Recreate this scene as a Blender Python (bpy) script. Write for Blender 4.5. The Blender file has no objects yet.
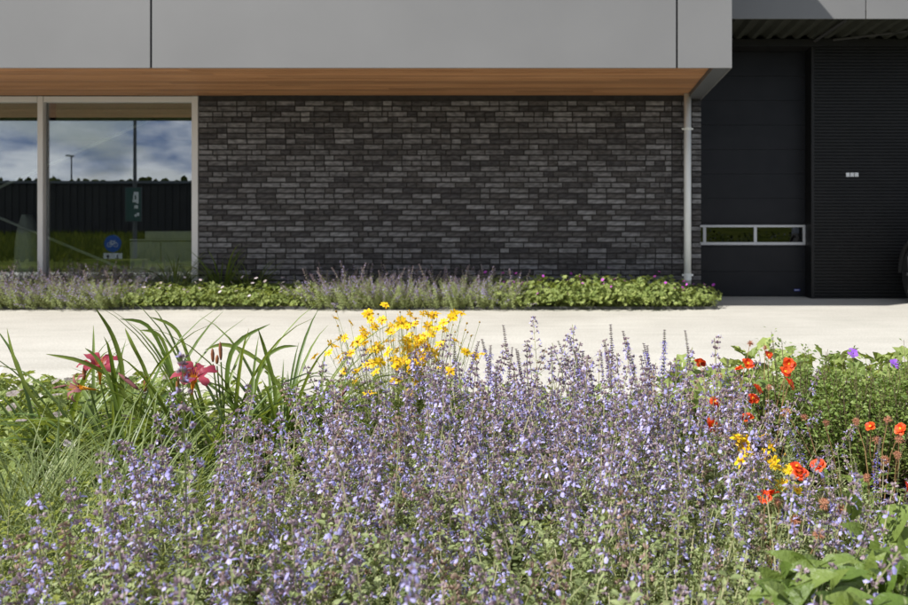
import bpy, math, random
from mathutils import Vector, Matrix, Euler, noise
R = math.radians
rnd = random.Random(7)
sc = bpy.context.scene
C = sc.collection

# ------------------------------------------------------------------ camera, sky, sun, exposure
F, CX, CY, CAMZ = 792.0, 583.0, 222.0, 0.91          # focal length and vanishing point in photo pixels (908 x 605)
cam_d = bpy.data.cameras.new('camera'); cam = bpy.data.objects.new('camera', cam_d); C.objects.link(cam)
cam.location = (0, 0, CAMZ); cam.rotation_euler = (R(90), 0, 0)
cam_d.sensor_width = 36.0; cam_d.lens = 36.0 * F / 908.0
cam_d.shift_x = -(CX - 454.0) / 908.0; cam_d.shift_y = -(302.5 - CY) / 908.0
cam_d.clip_start = 0.05; cam_d.clip_end = 2000
cam_d.dof.use_dof = True; cam_d.dof.focus_distance = 2.15; cam_d.dof.aperture_fstop = 6.3
sc.camera = cam

SUN = Vector((-0.85, -0.62, 1.0)).normalized()
w = bpy.data.worlds.new('World'); sc.world = w; w.use_nodes = True
nt = w.node_tree; nt.nodes.clear()
wo = nt.nodes.new('ShaderNodeOutputWorld'); bg = nt.nodes.new('ShaderNodeBackground')
sky = nt.nodes.new('ShaderNodeTexSky'); sky.sky_type = 'NISHITA'; sky.sun_disc = False
sky.sun_elevation = math.asin(SUN.z); sky.sun_rotation = math.atan2(SUN.x, SUN.y)
tc = nt.nodes.new('ShaderNodeTexCoord'); mp = nt.nodes.new('ShaderNodeMapping'); mp.inputs['Scale'].default_value = (1, 1, 2.6)
nz = nt.nodes.new('ShaderNodeTexNoise'); nz.inputs['Scale'].default_value = 5.5; nz.inputs['Detail'].default_value = 7; nz.inputs['Roughness'].default_value = 0.56
rp = nt.nodes.new('ShaderNodeValToRGB'); rp.color_ramp.elements[0].position = 0.30; rp.color_ramp.elements[1].position = 0.50
nz2 = nt.nodes.new('ShaderNodeTexNoise'); nz2.inputs['Scale'].default_value = 13; nz2.inputs['Detail'].default_value = 5
rc = nt.nodes.new('ShaderNodeValToRGB'); rc.color_ramp.elements[0].position = 0.38; rc.color_ramp.elements[1].position = 0.62
rc.color_ramp.elements[0].color = (3.0, 4.3, 7.4, 1); rc.color_ramp.elements[1].color = (15, 15.6, 16.4, 1)
mx = nt.nodes.new('ShaderNodeMixRGB')
L_ = nt.links.new
L_(tc.outputs['Generated'], mp.inputs['Vector']); L_(mp.outputs['Vector'], nz.inputs['Vector']); L_(mp.outputs['Vector'], nz2.inputs['Vector'])
L_(nz.outputs['Fac'], rp.inputs['Fac']); L_(nz2.outputs['Fac'], rc.inputs['Fac']); L_(rp.outputs['Color'], mx.inputs['Fac'])
L_(sky.outputs['Color'], mx.inputs[1]); L_(rc.outputs['Color'], mx.inputs[2]); L_(mx.outputs['Color'], bg.inputs['Color'])
bg.inputs['Strength'].default_value = 0.052
L_(bg.outputs['Background'], wo.inputs['Surface'])

sun_d = bpy.data.lights.new('sun', 'SUN'); sun = bpy.data.objects.new('sun', sun_d); C.objects.link(sun)
sun_d.energy = 5.0; sun_d.angle = R(0.53); sun_d.color = (1.0, 0.97, 0.92)
sun.rotation_euler = SUN.to_track_quat('Z', 'Y').to_euler(); sun.location = SUN * 40

sc.view_settings.view_transform = 'Standard'; sc.view_settings.look = 'None'
sc.view_settings.exposure = 0.58; sc.view_settings.gamma = 1.0; sc.view_settings.use_curve_mapping = False
sc.cycles.max_bounces = 7; sc.cycles.transparent_max_bounces = 10; sc.cycles.transmission_bounces = 5
sc.cycles.caustics_reflective = False; sc.cycles.caustics_refractive = False

def P(px, py, Y):                                     # photo pixel at a known distance -> point
    return Vector(((px - CX) / F * Y, Y, CAMZ - (py - CY) / F * Y))
def XP(px, Y): return (px - CX) / F * Y

# ------------------------------------------------------------------ mesh builder
class MB:
    def __init__(s): s.v = []; s.f = []; s.m = []; s.smooth = False
    def quad(s, a, b, c, d, m=0):
        i = len(s.v); s.v += [a, b, c, d]; s.f.append((i, i+1, i+2, i+3)); s.m.append(m)
    def box(s, x0, x1, y0, y1, z0, z1, m=0):
        i = len(s.v)
        s.v += [(x0,y0,z0),(x1,y0,z0),(x1,y1,z0),(x0,y1,z0),(x0,y0,z1),(x1,y0,z1),(x1,y1,z1),(x0,y1,z1)]
        for q in ((0,3,2,1),(4,5,6,7),(0,1,5,4),(1,2,6,5),(2,3,7,6),(3,0,4,7)):
            s.f.append(tuple(i+k for k in q)); s.m.append(m)
        return s
    def tube(s, pts, rad, n=5, m=0, cap=True):
        k = len(pts); i0 = len(s.v)
        if not isinstance(rad, (list, tuple)): rad = [rad]*k
        pts = [Vector(p) for p in pts]
        for j in range(k):
            d = (pts[min(j+1, k-1)] - pts[max(j-1, 0)])
            d = d.normalized() if d.length > 1e-9 else Vector((0, 0, 1))
            a = Vector((1, 0, 0)) if abs(d.x) < 0.8 else Vector((0, 1, 0))
            u = d.cross(a).normalized(); v = d.cross(u)
            for q in range(n):
                t = 2*math.pi*q/n
                s.v.append(tuple(pts[j] + (u*math.cos(t) + v*math.sin(t))*rad[j]))
        for j in range(k-1):
            for q in range(n):
                a = i0+j*n+q; b = i0+j*n+(q+1) % n
                s.f.append((a, b, b+n, a+n)); s.m.append(m)
        if cap and n > 3:
            s.f.append(tuple(i0+(k-1)*n+q for q in range(n))); s.m.append(m)
            s.f.append(tuple(i0+n-1-q for q in range(n))); s.m.append(m)
        return s
    def leaf(s, p, d, n, L, W, segs=3, fold=0.25, droop=0.2, m=0, wide=0.42, tipw=0.0, wave=0.0, r=rnd):
        p = Vector(p); d = Vector(d).normalized(); n = Vector(n)
        n = n - d*n.dot(d)
        if n.length < 1e-5: n = Vector((0.3, 0.2, 1)) - d*Vector((0.3, 0.2, 1)).dot(d)
        n.normalize(); side = d.cross(n)
        prev = None
        for k in range(segs+1):
            t = k/segs
            c = p + d*(L*t*(1-0.25*droop*t)) - n*(droop*L*t*t)
            if t < wide: hw = W*0.5*math.sin(0.5*math.pi*(0.12+0.88*t/wide))
            else: hw = W*0.5*(tipw + (1-tipw)*math.cos(0.5*math.pi*(t-wide)/(1-wide)))
            if k == segs and tipw == 0: hw = 0
            w_ = (r.uniform(-1, 1)*wave*W) if wave else 0
            i = len(s.v)
            if hw < 1e-7:
                s.v.append(tuple(c)); cur = (i,)
            else:
                s.v += [tuple(c - side*hw + n*(fold*hw+w_)), tuple(c), tuple(c + side*hw + n*(fold*hw-w_))]; cur = (i, i+1, i+2)
            if prev:
                if len(cur) == 3:
                    s.f += [(prev[0], prev[1], cur[1], cur[0]), (prev[1], prev[2], cur[2], cur[1])]; s.m += [m, m]
                else:
                    s.f += [(prev[0], prev[1], cur[0]), (prev[1], prev[2], cur[0])]; s.m += [m, m]
            prev = cur
        return s
    def ball(s, c, rx, rz=None, m=0, nu=7, nv=5, jit=0.0):
        rz = rz or rx; c = Vector(c); i0 = len(s.v)
        for a in range(nv+1):
            th = math.pi*a/nv
            for b in range(nu):
                ph = 2*math.pi*b/nu; j = 1+rnd.uniform(-jit, jit)
                s.v.append((c.x+rx*j*math.sin(th)*math.cos(ph), c.y+rx*j*math.sin(th)*math.sin(ph), c.z+rz*j*math.cos(th)))
        for a in range(nv):
            for b in range(nu):
                p = i0+a*nu+b; q = i0+a*nu+(b+1) % nu
                s.f.append((p, p+nu, q+nu, q)); s.m.append(m)
        return s
    def merge(s, o, M, mo=0):
        i = len(s.v)
        s.v += [tuple(M @ Vector(v)) for v in o.v]
        s.f += [tuple(i+k for k in f) for f in o.f]; s.m += [k+mo for k in o.m]
        return s
    def mesh(s, name, mats):
        me = bpy.data.meshes.new(name); me.from_pydata([tuple(v) for v in s.v], [], s.f)
        for mm in (mats if isinstance(mats, (list, tuple)) else [mats]): me.materials.append(mm)
        me.polygons.foreach_set('material_index', s.m)
        if s.smooth: me.polygons.foreach_set('use_smooth', [True]*len(s.f))
        me.update(); return me
    def obj(s, name, mats, parent=None): return link(name, s.mesh(name, mats), parent)

def link(name, me, parent=None, loc=None, rot=None, scl=None):
    o = bpy.data.objects.new(name, me); C.objects.link(o)
    if parent is not None: o.parent = parent
    if loc is not None: o.location = loc
    if rot is not None: o.rotation_euler = rot
    if scl is not None: o.scale = (scl,)*3 if isinstance(scl, (int, float)) else scl
    return o
def tag(o, label, cat, group=None):
    o['label'] = label; o['category'] = cat
    if group: o['group'] = group
    return o
def thing(name, label, cat, loc=(0, 0, 0), rz=0, group=None):
    o = link(name, None, None, loc, (0, 0, rz)); o.empty_display_size = 0.1
    return tag(o, label, cat, group)
def struct(o): o['kind'] = 'structure'; return o
def stuff(o): o['kind'] = 'stuff'; return o
def bevel(o, wd, seg=2):
    b = o.modifiers.new('bevel', 'BEVEL'); b.width = wd; b.segments = seg; b.limit_method = 'ANGLE'; b.angle_limit = R(40); return o

# ------------------------------------------------------------------ materials
def newmat(name):
    m = bpy.data.materials.new(name); m.use_nodes = True
    n = m.node_tree.nodes; l = m.node_tree.links
    return m, n, l, n['Principled BSDF']
def noisy(name, c0, c1, scale=8, rough=0.6, detail=5, bump=0.0, bscale=60, metal=0.0, stretch=(1, 1, 1), rand=0.0, spec=0.5, coat=0.0, lo=0.35, hi=0.65):
    m, n, l, b = newmat(name)
    t = n.new('ShaderNodeTexCoord'); mpp = n.new('ShaderNodeMapping'); mpp.inputs['Scale'].default_value = stretch
    tx = n.new('ShaderNodeTexNoise'); tx.inputs['Scale'].default_value = scale; tx.inputs['Detail'].default_value = detail
    r = n.new('ShaderNodeValToRGB'); r.color_ramp.elements[0].position = lo; r.color_ramp.elements[1].position = hi
    r.color_ramp.elements[0].color = (*c0, 1); r.color_ramp.elements[1].color = (*c1, 1)
    l.new(t.outputs['Object'], mpp.inputs['Vector']); l.new(mpp.outputs['Vector'], tx.inputs['Vector']); l.new(tx.outputs['Fac'], r.inputs['Fac'])
    col = r.outputs['Color']
    if rand:
        oi = n.new('ShaderNodeObjectInfo'); h = n.new('ShaderNodeHueSaturation'); mr = n.new('ShaderNodeMapRange')
        mr.inputs['To Min'].default_value = 1-rand; mr.inputs['To Max'].default_value = 1+rand
        l.new(oi.outputs['Random'], mr.inputs['Value']); l.new(mr.outputs['Result'], h.inputs['Value']); l.new(col, h.inputs['Color']); col = h.outputs['Color']
        ad = n.new('ShaderNodeVectorMath'); ad.operation = 'MULTIPLY_ADD'; ad.inputs[1].default_value = (37, 53, 71)
        l.new(oi.outputs['Random'], ad.inputs[0]); l.new(mpp.outputs['Vector'], ad.inputs[2]); l.new(ad.outputs['Vector'], tx.inputs['Vector'])
    l.new(col, b.inputs['Base Color'])
    b.inputs['Roughness'].default_value = rough; b.inputs['Metallic'].default_value = metal; b.inputs['Specular IOR Level'].default_value = spec
    b.inputs['Coat Weight'].default_value = coat
    if bump:
        t2 = n.new('ShaderNodeTexNoise'); t2.inputs['Scale'].default_value = bscale; t2.inputs['Detail'].default_value = 4
        l.new(mpp.outputs['Vector'], t2.inputs['Vector'])
        bp = n.new('ShaderNodeBump'); bp.inputs['Strength'].default_value = bump; bp.inputs['Distance'].default_value = 0.01
        l.new(t2.outputs['Fac'], bp.inputs['Height']); l.new(bp.outputs['Normal'], b.inputs['Normal'])
    return m
def leafmat(name, c0, c1, trans=0.35, rough=0.5, spec=0.35, tint=(1.25, 1.15, 0.55)):
    """leaf or petal: colour differs from leaf to leaf, some light passes through"""
    m, n, l, b = newmat(name)
    if name.endswith('leaf') or name == 'grass_blade': c0, c1 = tuple(1.5*c for c in c0), tuple(1.5*c for c in c1)
    g = n.new('ShaderNodeNewGeometry'); oi = n.new('ShaderNodeObjectInfo')
    ad = n.new('ShaderNodeMath'); ad.operation = 'ADD'; fr = n.new('ShaderNodeMath'); fr.operation = 'FRACT'
    l.new(g.outputs['Random Per Island'], ad.inputs[0]); l.new(oi.outputs['Random'], ad.inputs[1]); l.new(ad.outputs[0], fr.inputs[0])
    r = n.new('ShaderNodeValToRGB'); r.color_ramp.elements[0].color = (*c0, 1); r.color_ramp.elements[1].color = (*c1, 1)
    l.new(fr.outputs[0], r.inputs['Fac'])
    tx = n.new('ShaderNodeTexNoise'); tx.inputs['Scale'].default_value = 90; tx.inputs['Detail'].default_value = 3
    t = n.new('ShaderNodeTexCoord'); l.new(t.outputs['Object'], tx.inputs['Vector'])
    h = n.new('ShaderNodeHueSaturation'); mr = n.new('ShaderNodeMapRange'); mr.inputs['To Min'].default_value = 0.75; mr.inputs['To Max'].default_value = 1.25
    l.new(tx.outputs['Fac'], mr.inputs['Value']); l.new(mr.outputs['Result'], h.inputs['Value']); l.new(r.outputs['Color'], h.inputs['Color'])
    l.new(h.outputs['Color'], b.inputs['Base Color']); b.inputs['Roughness'].default_value = rough; b.inputs['Specular IOR Level'].default_value = spec
    tr = n.new('ShaderNodeBsdfTranslucent'); mu = n.new('ShaderNodeMixRGB'); mu.blend_type = 'MULTIPLY'; mu.inputs['Fac'].default_value = 1
    mu.inputs[2].default_value = (*tint, 1); l.new(h.outputs['Color'], mu.inputs[1]); l.new(mu.outputs['Color'], tr.inputs['Color'])
    ms = n.new('ShaderNodeMixShader'); ms.inputs['Fac'].default_value = trans
    l.new(b.outputs['BSDF'], ms.inputs[1]); l.new(tr.outputs['BSDF'], ms.inputs[2]); l.new(ms.outputs['Shader'], n['Material Output'].inputs['Surface'])
    return m
def plain(name, c, rough=0.5, metal=0.0, spec=0.5):
    m, n, l, b = newmat(name)
    b.inputs['Base Color'].default_value = (*c, 1); b.inputs['Roughness'].default_value = rough; b.inputs['Metallic'].default_value = metal
    b.inputs['Specular IOR Level'].default_value = spec
    return m

M = {}
def paving_mat():
    """cast concrete: broad mottling, fine grit, a few darker stains"""
    m, n, l, b = newmat('paving'); t = n.new('ShaderNodeTexCoord')
    def nz_(scale, det, ro=0.5, st=(1, 1, 1)):
        mpp = n.new('ShaderNodeMapping'); mpp.inputs['Scale'].default_value = st; x = n.new('ShaderNodeTexNoise'); x.inputs['Scale'].default_value = scale; x.inputs['Detail'].default_value = det; x.inputs['Roughness'].default_value = ro
        l.new(t.outputs['Object'], mpp.inputs['Vector']); l.new(mpp.outputs['Vector'], x.inputs['Vector']); return x.outputs['Fac']
    def ramp(src, p0, p1, c0, c1):
        r = n.new('ShaderNodeValToRGB'); r.color_ramp.elements[0].position = p0; r.color_ramp.elements[1].position = p1; r.color_ramp.elements[0].color = (*c0, 1); r.color_ramp.elements[1].color = (*c1, 1); l.new(src, r.inputs['Fac']); return r.outputs['Color']
    def mul(a_, b_):
        x = n.new('ShaderNodeMixRGB'); x.blend_type = 'MULTIPLY'; x.inputs['Fac'].default_value = 1; l.new(a_, x.inputs[1]); l.new(b_, x.inputs[2]); return x.outputs['Color']
    c = ramp(nz_(1.1, 6, 0.6), 0.3, 0.7, (0.44, 0.42, 0.375), (0.53, 0.51, 0.46))
    c = mul(c, ramp(nz_(70, 3, 0.7), 0.34, 0.6, (0.80, 0.79, 0.77), (1.04, 1.04, 1.04)))
    c = mul(c, ramp(nz_(9, 5, 0.6, (0.12, 1, 1)), 0.3, 0.55, (0.90, 0.90, 0.89), (1, 1, 1)))
    c = mul(c, ramp(nz_(160, 2), 0.26, 0.34, (0.45, 0.42, 0.38), (1, 1, 1)))
    l.new(c, b.inputs['Base Color']); b.inputs['Roughness'].default_value = 0.9; b.inputs['Specular IOR Level'].default_value = 0.25
    bp = n.new('ShaderNodeBump'); bp.inputs['Strength'].default_value = 0.35; bp.inputs['Distance'].default_value = 0.006; l.new(nz_(110, 4), bp.inputs['Height']); l.new(bp.outputs['Normal'], b.inputs['Normal'])
    return m
M['paving'] = paving_mat()
M['soil'] = noisy('soil', (0.03, 0.022, 0.015), (0.10, 0.075, 0.05), 40, 0.95, 6, 0.9, 60)
M['grass_field'] = noisy('grass_field', (0.022, 0.034, 0.006), (0.085, 0.095, 0.022), 0.5, 0.95, 8, 0.8, 9, spec=0.0)
M['fascia'] = noisy('fascia', (0.160, 0.159, 0.158), (0.173, 0.172, 0.171), 1.2, 0.42, 4, 0.0, rand=0.02)
M['fascia_edge'] = plain('fascia_edge', (0.10, 0.105, 0.11), 0.45)
M['joint_dark'] = plain('joint_dark', (0.012, 0.012, 0.013), 0.8)
M['wood'] = noisy('wood', (0.30, 0.140, 0.058), (0.44, 0.228, 0.104), 3.0, 0.6, 7, 0.12, 40, stretch=(0.5, 14, 14), rand=0.24)
M['mortar'] = noisy('mortar', (0.020, 0.018, 0.017), (0.034, 0.031, 0.028), 14, 0.95, 5, 0.4, 120)
tones = [(0.86*t_[0], 0.88*t_[1], 0.92*t_[2]) for t_ in [(0.060, 0.056, 0.056), (0.075, 0.070, 0.068), (0.090, 0.083, 0.078), (0.14, 0.134, 0.130), (0.165, 0.159, 0.155), (0.19, 0.184, 0.18), (0.22, 0.215, 0.21)]]
BR = [noisy('brick_tone', tuple(c*0.55 for c in t), tuple(c*1.4 for c in t), 14, 0.75, 6, 0.35, 90, stretch=(1, 1, 2.5), spec=0.3) for t in tones]
M['alu'] = noisy('window_aluminium', (0.66, 0.65, 0.63), (0.70, 0.69, 0.67), 3, 0.4, 3)
M['blind'] = noisy('blind_cloth', (0.30, 0.46, 0.22), (0.34, 0.50, 0.25), 40, 0.9, 3)
M['zinc'] = noisy('zinc', (0.70, 0.72, 0.70), (0.82, 0.84, 0.82), 9, 0.5, 5, 0.05, 30, metal=0.0, stretch=(1, 1, 0.3))
M['door'] = noisy('door_black', (0.013, 0.014, 0.017), (0.017, 0.018, 0.021), 4, 0.45, 4, 0.05, 200, spec=0.2)
M['clad'] = noisy('cladding_black', (0.012, 0.012, 0.012), (0.015, 0.015, 0.015), 4, 0.5, 3, spec=0.3)
M['white_frame'] = plain('door_window_frame', (0.62, 0.63, 0.64), 0.4)
M['deck'] = noisy('deck_steel', (0.055, 0.058, 0.045), (0.07, 0.073, 0.058), 6, 0.45, 3, metal=0.2)
M['steel_dark'] = plain('steel_dark', (0.06, 0.06, 0.058), 0.5)
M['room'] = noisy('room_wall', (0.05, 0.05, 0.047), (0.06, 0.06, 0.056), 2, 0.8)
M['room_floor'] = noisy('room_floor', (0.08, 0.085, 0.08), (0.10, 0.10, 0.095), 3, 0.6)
M['cab'] = noisy('cabinet_paint', (0.62, 0.64, 0.58), (0.66, 0.68, 0.62), 3, 0.5)
M['pod'] = noisy('pod_felt', (0.62, 0.66, 0.60), (0.70, 0.74, 0.68), 30, 0.9)
M['brace'] = plain('brace_paint', (0.62, 0.66, 0.60), 0.5)
M['shed'] = noisy('shed_steel', (0.014, 0.013, 0.013), (0.024, 0.022, 0.020), 0.6, 0.7)
M['shed_trim'] = plain('shed_trim', (0.10, 0.11, 0.12), 0.6)
M['pole'] = plain('pole_steel', (0.10, 0.105, 0.11), 0.5, 0.3)
M['sign_green'] = plain('sign_green', (0.02, 0.075, 0.06), 0.5)
M['sign_blue'] = plain('sign_blue', (0.012, 0.10, 0.42), 0.45)
M['sign_white'] = plain('sign_white', (0.75, 0.76, 0.76), 0.5)
M['black'] = plain('black_print', (0.01, 0.01, 0.01), 0.6)
M['blue_label'] = plain('blue_label', (0.05, 0.07, 0.38), 0.5)
M['car_paint'] = noisy('car_paint', (0.018, 0.019, 0.021), (0.020, 0.021, 0.023), 4, 0.25, 3, coat=0.15, spec=0.3)
M['tyre'] = noisy('tyre_rubber', (0.016, 0.016, 0.016), (0.024, 0.024, 0.024), 30, 0.85)
M['rim'] = plain('rim_alloy', (0.05, 0.05, 0.052), 0.45, 0.5)
M['lamp'] = plain('lamp_clear', (0.55, 0.56, 0.58), 0.15)
def glass(name, refl, tint):
    m, n, l, b = newmat(name); n.remove(b)
    g = n.new('ShaderNodeBsdfGlossy'); g.inputs['Roughness'].default_value = 0.0; g.inputs['Color'].default_value = (0.92, 0.95, 1, 1)
    t = n.new('ShaderNodeBsdfTransparent'); t.inputs['Color'].default_value = (*tint, 1)
    fz = n.new('ShaderNodeFresnel'); fz.inputs['IOR'].default_value = 1.5
    ma = n.new('ShaderNodeMath'); ma.operation = 'ADD'; ma.inputs[1].default_value = refl; l.new(fz.outputs[0], ma.inputs[0])
    x = n.new('ShaderNodeMixShader'); l.new(ma.outputs[0], x.inputs['Fac'])
    l.new(t.outputs[0], x.inputs[1]); l.new(g.outputs[0], x.inputs[2]); l.new(x.outputs[0], n['Material Output'].inputs['Surface'])
    return m
M['glass'] = glass('window_glass', 0.20, (0.88, 0.91, 0.88))
M['glass_dark'] = glass('door_glass', 0.07, (0.12, 0.13, 0.13))
# plants
M['cat_stem'] = leafmat('catmint_stem', (0.24, 0.26, 0.12), (0.30, 0.27, 0.16), 0.0, 0.6)
M['cat_leaf'] = leafmat('catmint_leaf', (0.145, 0.185, 0.07), (0.28, 0.315, 0.155), 0.45, 0.6)
M['cat_calyx'] = leafmat('catmint_calyx', (0.24, 0.165, 0.215), (0.50, 0.41, 0.42), 0.35, 0.6, tint=(1.1, 0.9, 1.1))
M['cat_dry'] = leafmat('catmint_dry', (0.26, 0.17, 0.13), (0.42, 0.30, 0.24), 0.25, 0.7, tint=(1.1, 0.95, 0.8))
M['cat_bloom'] = leafmat('catmint_bloom', (0.36, 0.33, 0.66), (0.58, 0.54, 0.84), 0.35, 0.55, tint=(1.0, 1.0, 1.15))
M['sal_bloom'] = leafmat('salvia_bloom', (0.15, 0.13, 0.50), (0.28, 0.23, 0.60), 0.3, 0.55, tint=(1, 1, 1.1))
M['sal_calyx'] = leafmat('salvia_calyx', (0.12, 0.085, 0.13), (0.22, 0.16, 0.19), 0.2, 0.6, tint=(1.1, 0.95, 1.0))
M['sal_leaf'] = leafmat('salvia_leaf', (0.085, 0.135, 0.022), (0.15, 0.20, 0.045), 0.4, 0.5)
M['day_leaf'] = leafmat('daylily_leaf', (0.055, 0.092, 0.016), (0.135, 0.178, 0.042), 0.38, 0.38, 0.5)
M['day_petal'] = leafmat('daylily_petal', (0.26, 0.022, 0.05), (0.40, 0.06, 0.09), 0.35, 0.45, tint=(1.2, 0.7, 0.7))
M['day_throat'] = leafmat('daylily_throat', (0.80, 0.36, 0.03), (0.85, 0.50, 0.06), 0.3, 0.45, tint=(1.1, 0.9, 0.5))
M['day_bud'] = leafmat('daylily_bud', (0.22, 0.08, 0.04), (0.34, 0.15, 0.06), 0.15, 0.5)
M['day_wilt'] = leafmat('daylily_wilt', (0.17, 0.05, 0.06), (0.36, 0.16, 0.15), 0.2, 0.7, tint=(1.1, 0.8, 0.8))
M['grass'] = leafmat('grass_blade', (0.065, 0.095, 0.025), (0.185, 0.215, 0.085), 0.35, 0.45)
M['ger_leaf'] = leafmat('geranium_leaf', (0.115, 0.155, 0.038), (0.235, 0.275, 0.09), 0.38, 0.55)
M['ger_mag'] = leafmat('geranium_magenta', (0.50, 0.07, 0.52), (0.62, 0.13, 0.62), 0.3, 0.5, tint=(1, .8, 1))
M['ger_white'] = leafmat('geranium_white', (0.75, 0.62, 0.66), (0.85, 0.78, 0.80), 0.3, 0.5, tint=(1, .95, .95))
M['ger_violet'] = leafmat('geranium_violet', (0.28, 0.10, 0.58), (0.36, 0.15, 0.65), 0.3, 0.5, tint=(1, .8, 1))
M['cor_leaf'] = leafmat('coreopsis_leaf', (0.14, 0.18, 0.05), (0.24, 0.27, 0.10), 0.3, 0.55)
M['cor_petal'] = leafmat('coreopsis_petal', (0.80, 0.48, 0.006), (0.88, 0.64, 0.015), 0.3, 0.5, tint=(1.1, .95, .5))
M['cor_disc'] = leafmat('coreopsis_disc', (0.55, 0.25, 0.01), (0.68, 0.36, 0.02), 0.0, 0.8)
M['cor_bud'] = leafmat('coreopsis_bud', (0.20, 0.12, 0.02), (0.40, 0.24, 0.03), 0.0, 0.7)
M['geum_petal'] = leafmat('geum_petal', (0.66, 0.05, 0.012), (0.80, 0.12, 0.02), 0.35, 0.5, tint=(1.15, .7, .5))
M['geum_mid'] = leafmat('geum_centre', (0.75, 0.36, 0.02), (0.85, 0.50, 0.05), 0.0, 0.8)
M['geum_stem'] = leafmat('geum_stem', (0.22, 0.12, 0.06), (0.28, 0.18, 0.08), 0.0, 0.6)
M['geum_seed'] = leafmat('geum_seed', (0.30, 0.11, 0.06), (0.42, 0.22, 0.13), 0.2, 0.8, tint=(1.1, .8, .6))
M['shrub_leaf'] = leafmat('shrub_leaf', (0.075, 0.12, 0.025), (0.17, 0.22, 0.06), 0.4, 0.45)
M['twig'] = plain('twig_bark', (0.12, 0.085, 0.05), 0.8)
M['broad_leaf'] = leafmat('broad_leaf', (0.065, 0.105, 0.018), (0.125, 0.165, 0.04), 0.35, 0.45)
_n = M['broad_leaf'].node_tree.nodes; _l = M['broad_leaf'].node_tree.links
_t = _n.new('ShaderNodeTexNoise'); _t.inputs['Scale'].default_value = 140; _b = _n.new('ShaderNodeBump'); _b.inputs['Strength'].default_value = 0.7; _b.inputs['Distance'].default_value = 0.004
_l.new(_n['Texture Coordinate'].outputs['Object'], _t.inputs['Vector']); _l.new(_t.outputs['Fac'], _b.inputs['Height']); _l.new(_b.outputs['Normal'], _n['Principled BSDF'].inputs['Normal'])

# ------------------------------------------------------------------ ground
def gz(y):
    if y > -2.5: return -0.05
    if y > -9: return -0.05 - 1.55*(0.5-0.5*math.cos(math.pi*(-2.5-y)/6.5))
    if y > -58: return -1.6 + 1.25*((-9-y)/49)**1.3
    return -0.35
mb = MB(); ys = [400, 120, 40, 16, 8, 2, -2.5] + [-2.5-0.65*k for k in range(1, 11)] + [-14, -22, -32, -42, -50, -58, -80, -150, -500]
xs = [-500, -200, -90, -50, -30, -15, 0, 15, 30, 60, 200, 500]
for y in ys:
    for x in xs: mb.v.append((x, y, gz(y) - (0.25 if y > 2 else 0)))
nx = len(xs)
for j in range(len(ys)-1):
    for i in range(nx-1):
        a = j*nx+i; mb.f.append((a, a+nx, a+nx+1, a+1)); mb.m.append(0)
struct(mb.obj('ground', M['grass_field']))
BED_Y = 8.25; BED_XR = XP(716, BED_Y); PATH_Y = 3.75
WALL_Y = 9.0; WX0, WX1 = XP(198, WALL_Y), XP(701, WALL_Y)
mb = MB(); mb.box(-40, 40, PATH_Y, BED_Y, -0.2, 0); struct(mb.obj('pavement', M['paving']))
mb = MB(); mb.box(BED_XR, 40, BED_Y, 16, -0.2, 0); struct(mb.obj('driveway', M['paving']))
def soil_sheet(name, x0, x1, y0, y1, z, st):
    mb = MB(); na = int((x1-x0)/st)+1; nb = int((y1-y0)/st)+1
    for j in range(nb+1):
        for i in range(na+1):
            x = x0+(x1-x0)*i/na; y = y0+(y1-y0)*j/nb
            edge = min(i, na-i, j, nb-j)
            mb.v.append((x, y, z + (0.03*noise.noise((x*3, y*3, 1)) + 0.018*noise.noise((x*14, y*14, 2)) if edge else -0.03)))
    for j in range(nb):
        for i in range(na):
            a = j*(na+1)+i; mb.f.append((a, a+1, a+na+2, a+na+1)); mb.m.append(0)
    mb.smooth = True
    struct(mb.obj(name, M['soil']))
soil_sheet('planting_bed', -7, 5, -0.6, PATH_Y-0.005, 0.0, 0.06)
soil_sheet('wall_bed', -12, BED_XR-0.005, BED_Y+0.005, WALL_Y-0.02, 0.01, 0.09)

ed = MB(); ed.box(-12, BED_XR+0.02, BED_Y-0.004, BED_Y+0.004, -0.1, 0.028); ed.box(BED_XR+0.012, BED_XR+0.02, BED_Y+0.005, 8.95, -0.1, 0.028)
struct(ed.obj('bed_edging', M['steel_dark']))
# ------------------------------------------------------------------ office building
SOF = 2.345; FY = 7.18; FXR = XP(732, FY); FZ0 = 2.305; FTOP = 4.6; BXL = -13.0
bld = thing('office_building', 'low office building with dark brick wall under a grey panelled overhang', 'building', (0, 9, 0))
def bpart(mb, name, mats, parent=None):               # parts are built in world coordinates; the root stands at the wall's foot
    o = mb.obj(name, mats, parent or bld)
    if parent is None: o.location = (0, -9, 0)
    return o
# upper volume: core, panels, soffit
core = bpart(MB().box(BXL, FXR-0.03, FY+0.03, 15, FZ0+0.09, FTOP), 'upper_floor', M['joint_dark'])
fas = bpart(MB().box(BXL, FXR-0.012, FY+0.012, FY+0.03, FZ0+0.05, FTOP-0.02), 'fascia', M['joint_dark'])
edges = [XP(151, FY)-4.774, XP(151, FY), XP(677, FY), FXR]
for a, b in zip([BXL]+edges[:-1], edges):
    if b-a > 0.05:
        p = MB().box(a+0.009, b-(0.009 if b < FXR else 0), FY, FY+0.0125, FZ0, 4.58).obj('panel', M['fascia'], fas); bevel(p, 0.002)
p = MB().box(FXR-0.0115, FXR, FY+0.0126, 9.6, FZ0, 4.58).obj('side_panel', M['fascia'], fas)
p = MB().box(BXL, FXR-0.02, FY-0.02, 9.6, FTOP, FTOP+0.03).obj('roof_edge', M['fascia_edge'], fas)
sof = bpart(MB().box(BXL, FXR-0.02, FY+0.02, WALL_Y+0.15, SOF+0.02, SOF+0.05), 'soffit', M['joint_dark'])
WEX = XP(713, FY+0.02)                                 # right end of the boards
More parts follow.
